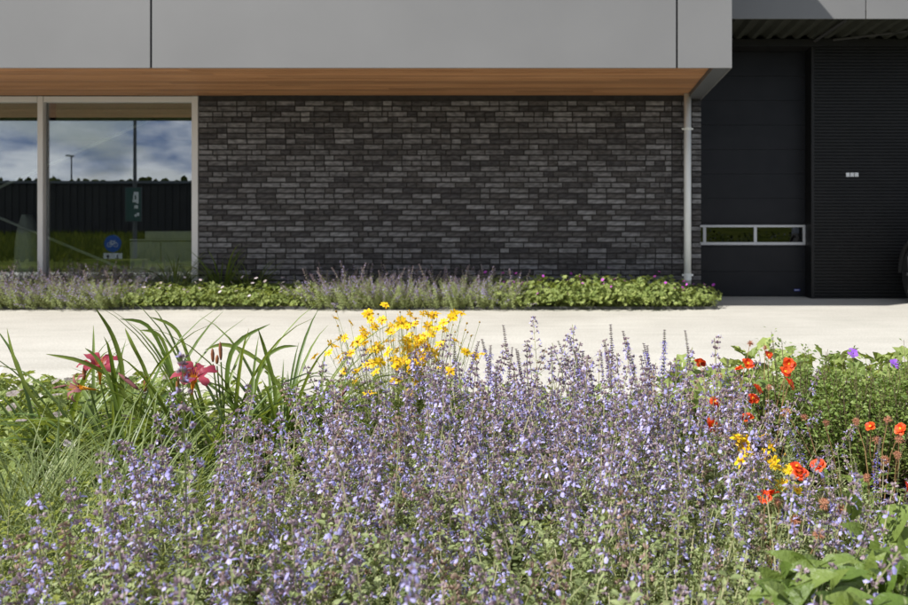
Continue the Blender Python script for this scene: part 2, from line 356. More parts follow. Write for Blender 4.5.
nb = 17; y0 = FY+0.035; bw = (WALL_Y-0.012-y0)/nb
for k in range(nb):
    x = BXL; ya = y0+k*bw
    cuts = sorted(rnd.uniform(-11, 0.6) for _ in range(3)) + [WEX]
    for c in cuts:
        if c-x < 0.3: continue
        bz = rnd.uniform(-0.002, 0.002)
        MB().box(x+0.001, c-0.001, ya+0.005, ya+bw-0.005, SOF+bz, SOF+0.019).obj('board', M['wood'], sof); x = c
p = MB().box(WEX+0.006, FXR-0.0125, FY+0.013, WALL_Y+0.5, FZ0+0.004, SOF+0.019).obj('edge_trim', M['fascia_edge'], sof)
p = MB().box(BXL, WEX+0.006, FY+0.013, FY+0.033, FZ0+0.006, SOF+0.019).obj('front_trim', M['joint_dark'], sof)

# brick wall: mortar core with single bricks proud of it
wall = bpart(MB().box(WX0+0.002, WX1-0.008, WALL_Y+0.009, WALL_Y+0.30, -0.1, SOF+0.02).box(WX1-0.30, WX1-0.008, WALL_Y+0.301, 9.75, -0.1, SOF+0.02), 'brick_wall', M['mortar'])
CH, BH, JT, FULL = 0.062, 0.0450, 0.0140, 0.2070
HALF = (FULL-JT)/2
NR = 38
EXPJ = XP(672, WALL_Y)
def tone(x, z):
    k = noise.noise((x*1.6, z*3.5, 4.2))*0.12
    return rnd.choice((3, 4, 4, 5, 6)) if rnd.random() < 0.46+k else rnd.choice((0, 1, 1, 2, 2, 3))
brick_mesh = {}
def get_brick(L, t):
    k = (round(L, 4), t)
    if k not in brick_mesh:
        mbb = MB().box(0, L, 0, 0.03, 0, BH); brick_mesh[k] = mbb.mesh('brick', BR[t])
    return brick_mesh[k]
rest = MB(); nbr = 0
for r in range(NR):
    z = 0.0 + r*CH + 0.004
    if z+BH > SOF-0.012: break
    x = WX0 + 0.004
    seq = rnd.choice([HALF, FULL, FULL*0.75, FULL*0.5])
    first = True
    run = 0
    while x < WX1-0.02:
        end = EXPJ-0.007 if x < EXPJ-0.03 else WX1
        if first: L = seq; first = False
        else:
            L = HALF if (rnd.random() < 0.30 or run > 4) else FULL
        run = 0 if L == HALF else run+1
        if x+L > end-0.045: L = end-x
        yy = WALL_Y + rnd.uniform(-0.0015, 0.0025)
        t = tone(x, z)
        # near the eye line the bricks are single objects, the rest one mesh
        if 11 <= r <= 22 and abs(L-FULL) < 1e-4 or (11 <= r <= 22 and abs(L-HALF) < 1e-4):
            if nbr < 300:
                link('brick', get_brick(L, t), wall, (x, yy, z)); nbr += 1
            else: rest.box(x, x+L, yy, yy+0.03, z, z+BH, t)
        else: rest.box(x, x+L, yy, yy+0.03, z, z+BH, t)
        x += L
        jt = JT + rnd.uniform(-0.0015, 0.0015)
        x = EXPJ+0.007 if abs(x-(EXPJ-0.007)) < 0.002 else x+jt
    y = WALL_Y+0.034 + (0.1 if r % 2 else 0)
    if r % 2: rest.box(WX1-0.03, WX1-0.001, WALL_Y+0.034, WALL_Y+0.034+0.088, z, z+BH, tone(0, z))
    while y < 9.6:
        rest.box(WX1-0.03, WX1-0.001, y, min(y+FULL, 9.64), z, z+BH, tone(y, z)); y += FULL+JT
o = stuff(rest.obj('brick_rest', BR, wall))
MB().box(EXPJ-0.006, EXPJ+0.006, WALL_Y+0.002, WALL_Y+0.02, 0, SOF-0.012).obj('expansion_joint', M['joint_dark'], wall)
for px in (237, 314, 382, 467, 534, 610):
    zr = 0.004+34*CH; x = XP(px, WALL_Y)
    MB().box(x-0.006, x+0.006, WALL_Y-0.0022, WALL_Y+0.02, zr, zr+BH).obj('weep_hole', M['joint_dark'], wall)

# window front at the left
WZT = SOF-0.005
win = bpart(MB().box(BXL, WX0-0.001, WALL_Y+0.005, WALL_Y+0.075, -0.05, 0.06), 'window', M['alu'])
def frame(x0, x1, z0, z1, d=0.0): return bevel(MB().box(x0, x1, WALL_Y+d, WALL_Y+0.08, z0, z1).obj('frame', M['alu'], win), 0.003)
cols = [XP(40, WALL_Y)-2*2.0, XP(40, WALL_Y)-2.0, XP(40, WALL_Y)]
frame(XP(191.5, WALL_Y), XP(198, WALL_Y)-0.003, 0.061, WZT)
for c in cols: frame(c-0.031, c+0.031, 0.061, WZT)
segx = [BXL+0.02] + cols + [XP(191.5, WALL_Y)+0.0]
for i in range(len(segx)-1):
    a = segx[i]+(0.037 if i else 0); b = segx[i+1]-(0.037 if i < len(segx)-2 else 0.001)
    frame(a, b, WZT-0.066, WZT-0.001, 0.003)
    MB().box(a-0.01, b+0.01, WALL_Y+0.055, WALL_Y+0.063, 0.055, WZT-0.06).obj('pane', M['glass'], win)
    MB().box(a+0.04, b-0.005, WALL_Y+0.16, WALL_Y+0.164, XP(0, 0)+2.085, WZT).obj('blind', M['blind'], win)
# room behind the glass
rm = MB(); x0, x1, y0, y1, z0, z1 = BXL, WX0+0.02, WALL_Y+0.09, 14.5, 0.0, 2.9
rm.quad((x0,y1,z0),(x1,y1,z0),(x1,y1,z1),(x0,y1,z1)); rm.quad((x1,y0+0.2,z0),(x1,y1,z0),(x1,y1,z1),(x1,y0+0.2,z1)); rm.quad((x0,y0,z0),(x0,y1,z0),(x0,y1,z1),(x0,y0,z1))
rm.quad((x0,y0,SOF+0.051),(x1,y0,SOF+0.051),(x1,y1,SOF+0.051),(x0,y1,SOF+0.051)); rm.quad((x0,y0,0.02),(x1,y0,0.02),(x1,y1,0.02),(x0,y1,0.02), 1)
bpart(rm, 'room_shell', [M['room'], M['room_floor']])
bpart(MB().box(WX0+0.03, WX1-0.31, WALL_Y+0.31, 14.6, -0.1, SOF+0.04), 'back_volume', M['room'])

# downpipe
PX, PY = XP(687.6, 8.86), 8.86
dp = MB(); dp.smooth = True; dp.tube([(PX, PY, 0.0), (PX, PY, SOF-0.001)], 0.040, 16); dp = bpart(dp, 'downpipe', M['zinc'])
for pyy in (129, 275):
    z = CAMZ-(pyy-CY)/F*PY
    b = MB(); b.tube([(PX, PY, z-0.011), (PX, PY, z+0.011)], 0.0455, 16); b.box(PX-0.062, PX-0.044, PY-0.006, PY+0.006, z-0.010, z+0.010); b.box(PX+0.044, PX+0.062, PY-0.006, PY+0.006, z-0.010, z+0.010); b.box(PX-0.008, PX+0.008, PY+0.045, WALL_Y+0.002, z-0.006, z+0.006)
    b.obj('bracket', M['zinc'], dp)
c = MB(); z = 0.30; c.tube([(PX, PY, z-0.04), (PX, PY, z+0.03), (PX, PY, z+0.031)], [0.0432, 0.0432, 0.0405], 16); c.obj('socket', M['zinc'], dp)

# ------------------------------------------------------------------ garage part
gar = thing('garage_building', 'black garage building with sectional door, ribbed cladding and steel deck canopy', 'building', (3.5, 9.66, 0))
def gpart(mb, name, mats, parent=None):
    o = mb.obj(name, mats, parent or gar)
    if parent is None: o.location = (-3.5, -9.66, 0)
    return o
DY, KY = 9.66, 9.40
DX0, DX1 = WX1-0.1, XP(805.5, DY)
PIT = 24.4/F*DY
gd = gpart(MB().box(DX0, DX1, DY+0.03, DY+0.06, 0.0, 3.2), 'garage_door', M['joint_dark'])
WZ0, WZ1 = CAMZ-(245-CY)/F*DY, CAMZ-(225-CY)/F*DY
secs = []
z = 0.008
while z < 3.1: secs.append((z, min(z+PIT, 3.15))); z += PIT
for a, b in secs:
    if a < WZ0 < b or a < (WZ0+WZ1)/2 < b: continue
    p = MB().box(DX0, DX1-0.002, DY, DY+0.029, a+0.001, b-0.001).obj('section', M['door'], gd); bevel(p, 0.0015)
lo = [s for s in secs if s[0] < WZ0 < s[1] or s[0] < (WZ0+WZ1)/2 < s[1]]
zl, zh = min(s[0] for s in lo), max(s[1] for s in lo)
if WZ0-zl > 0.01: MB().box(DX0, DX1-0.002, DY, DY+0.029, zl+0.002, WZ0-0.001).obj('section', M['door'], gd)
if zh-WZ1 > 0.01: MB().box(DX0, DX1-0.002, DY, DY+0.029, WZ1+0.001, zh-0.002).obj('section', M['door'], gd)
fr = MB(); th = 0.034
fr.box(DX0, DX1-0.003, DY-0.008, DY+0.02, WZ0, WZ0+th); fr.box(DX0, DX1-0.003, DY-0.008, DY+0.02, WZ1-th+0.006, WZ1)
for px in (704.5, 755.3, 804.3): x = XP(px, DY); fr.box(x-0.019, x+0.019, DY-0.0075, DY+0.0195, WZ0+th, WZ1-th+0.006)
fr = bevel(fr.obj('window_frame', M['white_frame'], gd), 0.003)
for a, b in ((706.2, 753.6), (757, 802.7)):
    MB().box(XP(a, DY)-0.004, XP(b, DY)+0.004, DY+0.008, DY+0.014, WZ0+th-0.003, WZ1-th+0.009).obj('pane', M['glass_dark'], gd)
MB().box(DX0, XP(703, DY), DY+0.008, DY+0.014, WZ0+th-0.003, WZ1-th+0.009).obj('pane', M['glass_dark'], gd)
q = P(797, 290, DY); MB().box(q.x-0.036, q.x+0.036, DY-0.003, DY-0.001, q.z-0.012, q.z+0.012).obj('maker_label', M['blue_label'], gd)
MB().box(q.x-0.030, q.x+0.024, DY-0.0045, DY-0.0031, q.z-0.003, q.z+0.004).obj('label_print', M['sign_white'], gd)
# ribbed cladding: real profile
KX0, KX1 = DX1+0.001, 9.0
rib = MB(); pr = 3.2/F*KY; z = 0.0; prof = []
while z < 3.14:
    prof += [(z, 0), (z+pr*0.45, 0), (z+pr*0.62, 0.02), (z+pr*0.85, 0.02)]; z += pr
for k in range(len(prof)-1):
    (za, da), (zb, db) = prof[k], prof[k+1]
    rib.quad((KX0, KY+da, za), (KX1, KY+da, za), (KX1, KY+db, zb), (KX0, KY+db, zb))
cl = gpart(rib, 'ribbed_cladding', M['clad'])
MB().box(KX0, KX1, KY+0.03, KY+0.55, 0.0, 3.15).obj('core', M['clad'], cl)
MB().box(KX0-0.006, KX0+0.03, KY-0.006, KY+0.26, 0.0, 3.15).obj('corner_trim', M['clad'], cl)
MB().box(XP(846, KY)-0.01, KX1, KY-0.004, KY-0.001, 2.3, 2.306).obj('seam', M['joint_dark'], cl)
q = P(852, 174.8, KY)
for k in (-1, 0, 1):
    t = MB().box(q.x+k*0.052-0.021, q.x+k*0.052+0.021, KY-0.010, KY-0.002, q.z-0.024, q.z+0.024).obj('number_tile', M['sign_white'], cl)
# canopy
CYF = 8.40; CZ = 3.075
can = gpart(MB().box(FXR+0.005, 9.5, CYF+0.012, KY+0.6, CZ+0.08, CZ+0.3), 'canopy', M['steel_dark'])
x = FXR+0.006
for e in (XP(866, CYF), XP(866, CYF)+3.2, 9.5):
    bevel(MB().box(x+0.006, e-0.006, CYF, CYF+0.0115, CZ-0.012, CZ+1.3).obj('fascia_panel', M['fascia'], can), 0.002); x = e
dk = MB(); pitch = 14.7/F*KY; x = FXR+0.02
while x < 9.3:
    pts = [(x, 0.05), (x+pitch*0.30, 0.05), (x+pitch*0.5, 0.0), (x+pitch*0.8, 0.0), (x+pitch, 0.05)]
    for (xa, za), (xb, zb) in zip(pts, pts[1:]):
        dk.quad((xa, CYF+0.02, CZ+za), (xb, CYF+0.02, CZ+zb), (xb, KY+0.3, CZ+zb), (xa, KY+0.3, CZ+za))
    x += pitch
dk.obj('steel_deck', M['deck'], can)
MB().box(FXR+0.006, 9.5, KY-0.05, KY+0.55, CZ-0.09, CZ-0.006).obj('header_beam', M['clad'], can)
a, b = P(815, 41, 9.30), P(846, 20, 8.45)
MB().tube([a, b], 0.022, 4).obj('strut', M['steel_dark'], can)
a, b = P(833, 40, 9.30), P(925, 29, 9.0)
MB().tube([a, b], 0.014, 6).obj('conduit', M['steel_dark'], can)
gpart(MB().box(FXR+0.006, 9.5, CYF+0.02, 14, CZ+0.31, CZ+1.28), 'upper_wall', M['fascia_edge'])

# ------------------------------------------------------------------ things in the room behind the glass
cb = thing('low_cabinet', 'pale green low cabinet behind the right window pane', 'cabinet', (XP(166, 9.5), 9.5, 0.02))
cw = 0.60
bevel(MB().box(-0.31, 0.42, -0.2, 0.25, 0.0, 0.66).obj('carcass', M['cab'], cb), 0.004)
MB().box(-0.31, 0.42, -0.221, -0.201, 0.672, 0.69).obj('top', M['cab'], cb)
MB().box(-0.17, 0.42, -0.15, 0.22, 0.691, 0.78).obj('tray', M['cab'], cb)
for k in (0, 1): MB().box(-0.305+k*0.365, 0.05+k*0.365, -0.222, -0.201, 0.04, 0.655).obj('door', M['cab'], cb)
pod = thing('rounded_chair', 'pale rounded high chair behind the left window pane', 'chair', (XP(27.5, 9.45), 9.45, 0.02))
sh = MB(); sh.smooth = True; prev = None
for j in range(10):
    t = j/9; z = 0.05+0.93*t; hw = 0.155*(1-0.25*t)*math.sqrt(max(0.02, 1-max(0, (t-0.62)/0.38)**2))*(0.75+0.25*min(1, t*4))
    ring = []
    for q in range(14):
        a = 2*math.pi*q/14; sh.v.append((hw*math.cos(a), 0.13*math.sin(a)*(0.8+0.2*math.cos(t*2)), z)); ring.append(len(sh.v)-1)
    if prev:
        for q in range(14): sh.f.append((prev[q], prev[(q+1) % 14], ring[(q+1) % 14], ring[q])); sh.m.append(0)
    prev = ring
sh.f.append(tuple(prev)); sh.m.append(0)
sh.obj('shell', M['pod'], pod)
MB().tube([(0, 0, 0), (0, 0, 0.06)], [0.11, 0.10], 14).obj('base', M['pod'], pod)
for i, (a, b, lab) in enumerate((((-30, 200.5), (168, 111.5), 'pale steel brace rising to the right behind the window'), ((-30, 205.5), (150, 280), 'pale steel brace falling to the right behind the window'))):
    t_ = MB().tube([P(*a, 9.27), P(*b, 9.27)], 0.017, 8).obj('bracing_rod', M['brace']); tag(t_, lab, 'brace', 'steel braces in the room')

# ------------------------------------------------------------------ across the road: what the glass mirrors (mirror plane y = 9.06)
def MIR(px, py, Y):
    d = 2*9.06 - Y; return Vector(((px-CX)/F*d, Y, CAMZ-(py-CY)/F*d))
fg = MB(); gr_ = random.Random(77)
for k in range(26000):
    y = -7-50*gr_.random()**1.3; d_ = 18.1-y; x = (gr_.uniform(-40, 230)-CX)/F*d_ if k % 8 else (gr_.uniform(680, 830)-CX)/F*d_
    h = gr_.uniform(0.25, 0.75)
    if k % 4 == 0: y = gr_.uniform(-7, -0.9); d_ = 18.1-y; x = (gr_.uniform(-40, 830)-CX)/F*d_; h = gr_.uniform(0.12, 0.4)
    if y > -10.2 and abs(x+16.6*d_/28.1) < 0.8: continue
    a_ = gr_.uniform(0, 3.14); w_ = 0.0012*d_+(0.03 if y < -7 else 0.0); dx, dy = w_*math.cos(a_), w_*math.sin(a_)*0.5; b_ = gr_.uniform(-0.2, 0.2); z = gz(y)-0.02
    i = len(fg.v); fg.v += [(x-dx, y-dy, z), (x+dx, y+dy, z), (x+b_, y, z+h)]; fg.f.append((i, i+1, i+2)); fg.m.append(0)
o = stuff(fg.obj('field_grass', leafmat('field_grass_blades', (0.022, 0.04, 0.006), (0.10, 0.12, 0.025), 0.3, 0.7, 0.1))); o['label'] = 'long yellow-green grass in the field mirrored in the window'; o['category'] = 'grass'
hd = thing('low_hedge', 'dark low hedge mirrored in the garage door window', 'hedge', (9.5, -16, gz(-16)-0.05))
hm = MB()
for k in range(2600):
    x = gr_.uniform(-7, 7); y = gr_.gauss(0, 0.4); z = gr_.uniform(0.05, 1.0)*(1.95+0.35*noise.noise((x*0.9, 3, 1))); d_ = Vector((gr_.uniform(-1, 1), gr_.uniform(-1, 1), gr_.uniform(-0.3, 1)))
    hm.leaf((x, y, z), d_, Vector((0, 0, 1)), gr_.uniform(0.12, 0.22), 0.13, 2, 0.2, 0.3, 0, r=gr_)
hm.obj('foliage', leafmat('hedge_foliage', (0.012, 0.022, 0.005), (0.03, 0.045, 0.01), 0.2, 0.6), hd)
tk = MB()
for k in range(-6, 7): tk.tube([(k*1.05, 0, 0), (k*1.05+0.1, 0, 1.2)], [0.04, 0.015], 5)
tk.obj('stems', M['twig'], hd)
sy = -58
a = MIR(-260, 181, sy); b = MIR(640, 183, sy)
sh_ = thing('storage_shed', 'long black storage shed beyond the field, mirrored in the window', 'shed', ((a.x+b.x)/2, sy, -0.4))
wd = (b.x-a.x)/2; ht = a.z+0.4
MB().box(-wd, wd, -14, 0, 0, ht-0.25).obj('wall', M['shed'], sh_)
v = MB(); x = -wd
while x < wd: v.box(x, x+0.25, 0.001, 0.06, 0, ht-0.26); x += 0.7
v.obj('ribs', M['shed'], sh_)
MB().box(-wd-0.2, wd+0.2, -14.2, 0.25, ht-0.25, ht).obj('roof_edge', M['shed_trim'], sh_)
rv = MB(); x = -wd
while x < wd:
    h_ = rnd.uniform(0.05, 0.5); rv.ball((x, -1.0+rnd.uniform(-.3, .3), ht), rnd.uniform(0.2, 0.5), h_, 0, 5, 4, 0.3); x += rnd.uniform(0.4, 1.3)
rv.obj('roof_plants', M['grass_field'], sh_)
q = MIR(135, 240, -8)
sp = thing('sign_pole', 'tall dark pole with a green board, mirrored in the window', 'pole', (q.x, -8, gz(-8)))
MB().tube([(0, 0, 0), (0, 0, 2.5), (0, 0, 6.4)], [0.065, 0.06, 0.045], 10).obj('pole', M['pole'], sp)
z1 = MIR(135, 188, -8).z-gz(-8); z0 = MIR(135, 221, -8).z-gz(-8)
bo = MB().box(-0.25, 0.25, 0.066, 0.10, z0, z1).obj('board', M['sign_green'], sp)
MB().box(-0.265, 0.265, 0.07, 0.095, z0-0.015, z0-0.001).box(-0.265, 0.265, 0.07, 0.095, z1+0.001, z1+0.015).box(-0.265, -0.251, 0.07, 0.095, z0, z1).box(0.251, 0.265, 0.07, 0.095, z0, z1).obj('board_frame', M['shed_trim'], bo)
mk = MB(); 
for (xa, xb, za, zb) in ((0.02, 0.18, .62, .70), (0.10, 0.18, .42, .62), (-0.02, 0.10, .45, .52), (0.04, 0.16, .30, .38), (0.0, 0.05, .52, .62), (0.12, 0.2, .12, .2), (0.05, 0.11, .1, .16)):
    mk.box(xa, xb, 0.101, 0.104, z0+za*(z1-z0)*1.25, z0+zb*(z1-z0)*1.25)
mk.obj('board_print', M['sign_white'], bo)
q = MIR(113.5, 243.5, -10)
bs = thing('cycle_sign', 'round blue cycle path sign above a two-way arrow plate, mirrored in the window', 'sign', (q.x, -10, gz(-10)))
zc = q.z-gz(-10); rr = 0.30
MB().tube([(0, 0, 0), (0, 0, zc+0.25)], 0.03, 8).obj('post', M['pole'], bs)
d = MB().tube([(0, 0.031, zc), (0, 0.045, zc)], rr, 32).obj('disc', M['sign_blue'], bs)
bk = MB()
def strip(mb, pts, hw, y):
    for (xa, za), (xb, zb) in zip(pts, pts[1:]):
        dx, dz = xb-xa, zb-za; l = math.hypot(dx, dz) or 1; nx_, nz_ = -dz/l*hw, dx/l*hw
        mb.quad((xa+nx_, y, za+nz_), (xb+nx_, y, zb+nz_), (xb-nx_, y, zb-nz_), (xa-nx_, y, za-nz_))
for cx_ in (-0.11, 0.11): strip(bk, [(cx_+0.075*math.cos(k*math.pi/10), zc-0.04+0.075*math.sin(k*math.pi/10)) for k in range(21)], 0.009, 0.0475)
strip(bk, [(-0.11, zc-0.04), (-0.05, zc+0.07), (0.07, zc+0.07), (0.0, zc-0.04), (-0.05, zc+0.07)], 0.009, 0.048); strip(bk, [(-0.11, zc-0.04), (0.0, zc-0.04)], 0.009, 0.0485)
strip(bk, [(0.11, zc-0.04), (0.06, zc+0.11), (0.10, zc+0.12)], 0.009, 0.0482); strip(bk, [(-0.09, zc+0.10), (-0.02, zc+0.10)], 0.012, 0.0483)
bk.obj('bicycle_mark', M['sign_white'], d)
pl = MB().box(-0.33, 0.33, 0.031, 0.043, zc-0.66, zc-0.34).obj('arrow_plate', M['sign_white'], bs)
ar = MB()
for sx, up in ((-0.17, 1), (0.17, -1)):
    c_ = zc-0.5; strip(ar, [(sx, c_-0.10*up), (sx, c_+0.06*up)], 0.02, 0.0455)
    ar.v += [(sx-0.065, 0.046, c_+0.02*up), (sx+0.065, 0.046, c_+0.02*up), (sx, 0.046, c_+0.12*up)]; n_ = len(ar.v); ar.f.append((n_-3, n_-2, n_-1)); ar.m.append(0)
ar.obj('arrows', M['black'], pl)
q = MIR(71.5, 156, -75)
lp = thing('street_lamp', 'thin distant street lamp above the shed, mirrored in the window', 'street lamp', (q.x, -75, -0.35))
MB().tube([(0, 0, 0), (0, 0, q.z+0.4)], [0.12, 0.07], 8).obj('post', M['pole'], lp)
MB().box(-0.1, 0.16, -0.3, 0.9, q.z+0.25, q.z+0.42).obj('lamp_head', M['pole'], lp)

# ------------------------------------------------------------------ car at the right edge, nose towards the garage
car = thing('parked_car', 'black car parked nose-in at the right edge before the ribbed cladding', 'car', (4.55, 7.02, 0))
def loft(secs, m, name, parent):
    mb = MB(); mb.smooth = True; prev = None
    for s_ in secs:
        cur = []
        for p_ in s_: mb.v.append(p_); cur.append(len(mb.v)-1)
        if prev:
            for k in range(len(cur)-1): mb.f.append((prev[k], prev[k+1], cur[k+1], cur[k])); mb.m.append(0)
        prev = cur
        if s_ is secs[0] or s_ is secs[-1]: mb.f.append(tuple(cur) if s_ is secs[-1] else tuple(reversed(cur))); mb.m.append(0)
    return mb.obj(name, m, parent)
HW = 0.89; Lf, Lr = 2.28, -2.0
def sect(y, hw, zt, zb=0.2, r_=0.12):
    return [(-hw+0.06, y, zb), (-hw, y, zb+0.12), (-hw-0.0, y, (zb+zt)/2), (-hw+0.02, y, zt-0.10), (-hw+0.12, y, zt-0.02), (0, y, zt+0.03), (hw-0.12, y, zt-0.02), (hw-0.02, y, zt-0.10), (hw, y, (zb+zt)/2), (hw, y, zb+0.12), (hw-0.06, y, zb)]
loft([sect(-2.0, 0.70, 0.82, 0.35), sect(-1.9, 0.82, 0.92, 0.25), sect(-1.4, HW, 0.96), sect(-0.4, HW, 0.95), sect(0.7, HW, 0.93), sect(1.5, HW, 0.84), sect(1.95, HW-0.04, 0.74), sect(2.15, HW-0.14, 0.66, 0.22), sect(2.28, HW-0.32, 0.55, 0.28)], M['car_paint'], 'body', car)
def cab(y, hw, zt): return [(-HW+0.08, y, 0.9), (-hw, y, zt-0.06), (-hw+0.1, y, zt), (hw-0.1, y, zt), (hw, y, zt-0.06), (HW-0.08, y, 0.9)]
loft([cab(-1.75, 0.74, 0.97), cab(-1.0, 0.64, 1.40), cab(-0.2, 0.64, 1.46), cab(0.3, 0.64, 1.42), cab(1.05, 0.76, 0.96)], M['glass_dark'], 'cabin_glass', car)
loft([[(x_, y_, z_) for x_ in (-0.6, -0.3, 0, 0.3, 0.6)] for y_, z_ in ((-1.0, 1.412), (-0.6, 1.47), (-0.2, 1.48), (0.3, 1.435))], M['car_paint'], 'roof', car)
for sx in (-1, 1):
    for wy in (-1.32, 1.73):
        wc = Vector((sx*(HW-0.09), wy, 0.325))
        t_ = MB(); t_.smooth = True
        t_.tube([wc+Vector((sx*k, 0, 0)) for k in (-0.1, -0.09, 0.085, 0.105, 0.106)], [0.27, 0.32, 0.325, 0.30, 0.235], 28)
        wh = t_.obj('wheel', M['tyre'], car)
        rm_ = MB().tube([wc+Vector((sx*k, 0, 0)) for k in (0.1065, 0.112)], [0.225, 0.20], 24)
        for k in range(5):
            a = 2*math.pi*k/5; rm_.tube([wc+Vector((sx*0.118, 0.03*math.cos(a), 0.03*math.sin(a))), wc+Vector((sx*0.116, 0.21*math.cos(a), 0.21*math.sin(a)))], [0.03, 0.022], 5)
        rm_.obj('rim', M['rim'], wh)
    for wy in (-1.32, 1.73):
        ar_ = MB(); ar_.tube([(sx*(HW+0.004), wy+0.365*math.cos(math.pi*k/12), 0.33+0.365*math.sin(math.pi*k/12)) for k in range(13)], 0.03, 6)
        ar_.obj('wheel_arch', M['tyre'], car)
    MB().box(sx*0.55-0.14, sx*0.55+0.14, 2.08, 2.2, 0.60, 0.68).obj('headlight', M['lamp'], car)

# ------------------------------------------------------------------ plants
def rdir(zlo=-0.2, zhi=1.0, r=rnd):
    a = r.uniform(0, 2*math.pi); z = r.uniform(zlo, zhi); h = math.sqrt(max(0, 1-z*z)); return Vector((h*math.cos(a), h*math.sin(a), z))
UP = Vector((0, 0, 1))
# material slots of a catmint stem: 0 stem 1 leaf 2 calyx 3 bloom
CATM = [M['cat_stem'], M['cat_leaf'], M['cat_calyx'], M['cat_bloom']]
CATD = [M['cat_stem'], M['cat_leaf'], M['cat_dry'], M['cat_bloom']]
def curve_pts(L, n, bend, wob, r):
    a = r.uniform(0, 6.28); pts = []
    for k in range(n+1):
        t = k/n; off = bend*L*t*t
        pts.append(Vector((off*math.cos(a)+r.uniform(-wob, wob)*t, off*math.sin(a)+r.uniform(-wob, wob)*t, L*t)))
    return pts
def at(pts, t):
    k = min(len(pts)-2, int(t*(len(pts)-1))); f = t*(len(pts)-1)-k
    return pts[k].lerp(pts[k+1], f)
def floret(mb, p, d, s, r, mb_m=3):
    """two-lipped flower leaving the calyx"""
    n = (UP - d*d.z); n = n.normalized() if n.length > 0.05 else Vector((1, 0, 0))
    mb.leaf(p, (d*0.8+n*0.6), n, 0.0065*s, 0.004*s, 2, 0.3, -0.2, mb_m, 0.6, 0.5, r=r)
    mb.leaf(p, (d - n*0.35), n, 0.010*s, 0.0072*s, 2, -0.25, 0.55, mb_m, 0.65, 0.55, r=r)
def catmint_stem(r, L=0.45, infl=0.42, bloom=0.5, cal=1.0, spread=1.0, leafy=1.0):
    mb = MB(); pts = curve_pts(L, 7, r.uniform(0.04, 0.16), 0.004, r)
    mb.tube(pts, [0.0022-0.0012*k/7 for k in range(8)], 3, 0, False)
    z = 0.12*L; i = 0; a0 = r.uniform(0, 6.28)
    while z < (1-infl)*L*1.02:
        p = at(pts, z/L); a = a0+(i % 2)*math.pi/2+r.uniform(-0.3, 0.3)
        for s in (0, math.pi):
            for j in range(3 if r.random() < 0.75*leafy else 1):
                aa = a+s+(r.uniform(-0.9, 0.9) if j else 0)
                d = Vector((math.cos(aa), math.sin(aa), r.uniform(0.0, 0.8)))
                l = r.uniform(0.014, 0.022)*(0.62 if j else 1.0)*(1.15-0.35*z/L)
                mb.leaf(p+d.normalized()*(0.010 if j else 0.002), d, UP, l, l*r.uniform(0.48, 0.66), 3, 0.28, r.uniform(0.1, 0.5), 1, 0.35, r=r)
        z += r.uniform(0.024, 0.034); i += 1
    z = (1-infl)*L; nw = 0
    sp0 = 0.034
    while z < L*0.995:
        t = (z-(1-infl)*L)/(infl*L); p = at(pts, z/L); a = a0+(i % 2)*math.pi/2; i += 1
        ped = (0.013*(1-t)**1.2+0.0015)*spread
        if t < 0.5:
            for s in (0, math.pi):
                d = Vector((math.cos(a+s), math.sin(a+s), 0.25)); mb.leaf(p, d, UP, 0.014*(1-t), 0.008*(1-t), 2, 0.2, 0.4, 1, r=r)
        for s in (0, math.pi):
            dd = Vector((math.cos(a+s), math.sin(a+s), 0.45)); c = p+dd*ped
            if ped > 0.005: mb.tube([p, c], 0.0007, 3, 0, False)
            for k in range(int(r.uniform(5, 8)*(1-0.45*t)*cal)+1):
                d = (rdir(-0.35, 0.9, r)+dd*0.8).normalized(); q = c+d*0.002
                l = r.uniform(0.006, 0.009)*(1-0.3*t); e = q+d*l
                mb.tube([q, q+d*l*0.55, e], [0.0007, 0.0019, 0.0014], 3, 2, False)
                if r.random() < bloom*(1.1-0.7*t): floret(mb, e-d*0.001, (d+Vector((0, 0, -0.12))).normalized(), r.uniform(0.65, 1.0), r)
        z += (sp0*(1-t)**0.8+0.0065)*r.uniform(0.85, 1.15); nw += 1
    return mb
sr = random.Random(21)
cat_mb = [catmint_stem(sr, 0.46, sr.uniform(0.32, 0.5), sr.uniform(0.2, 0.55), sr.uniform(0.8, 1.25), sr.uniform(0.75, 1.25)) for _ in range(9)]
cat_dry = [catmint_stem(sr, 0.46, 0.42, 0.12, 1.2, 1.0) for _ in range(2)]
cat_me = [m.mesh('flower_stem', CATM) for m in cat_mb] + [m.mesh('flower_stem', CATD) for m in cat_dry]
def leaf_stem(r, L=0.36):
    mb = MB(); pts = curve_pts(L, 5, r.uniform(0.05, 0.2), 0.005, r); mb.tube(pts, [0.0016-0.0009*k/5 for k in range(6)], 3, 0, False)
    z = 0.10*L; i = 0; a0 = r.uniform(0, 6.28)
    while z < L:
        p = at(pts, z/L); a = a0+(i % 2)*math.pi/2; i += 1
        for s in (0, math.pi):
            for j in range(5 if z < 0.8*L else 3):
                aa = a+s+(r.uniform(-1.0, 1.0) if j else 0); d = Vector((math.cos(aa), math.sin(aa), r.uniform(0.0, 0.9)))
                l = r.uniform(0.013, 0.021)*(0.72 if j else 1.0)*(1.1-0.4*z/L)
                mb.leaf(p+d.normalized()*(0.012 if j else 0.002), d, UP, l, l*r.uniform(0.48, 0.66), 3, 0.28, r.uniform(0.1, 0.5), 1, 0.35, r=r)
        z += r.uniform(0.018, 0.026)
    return mb
leafy_mb = [leaf_stem(sr) for _ in range(5)]
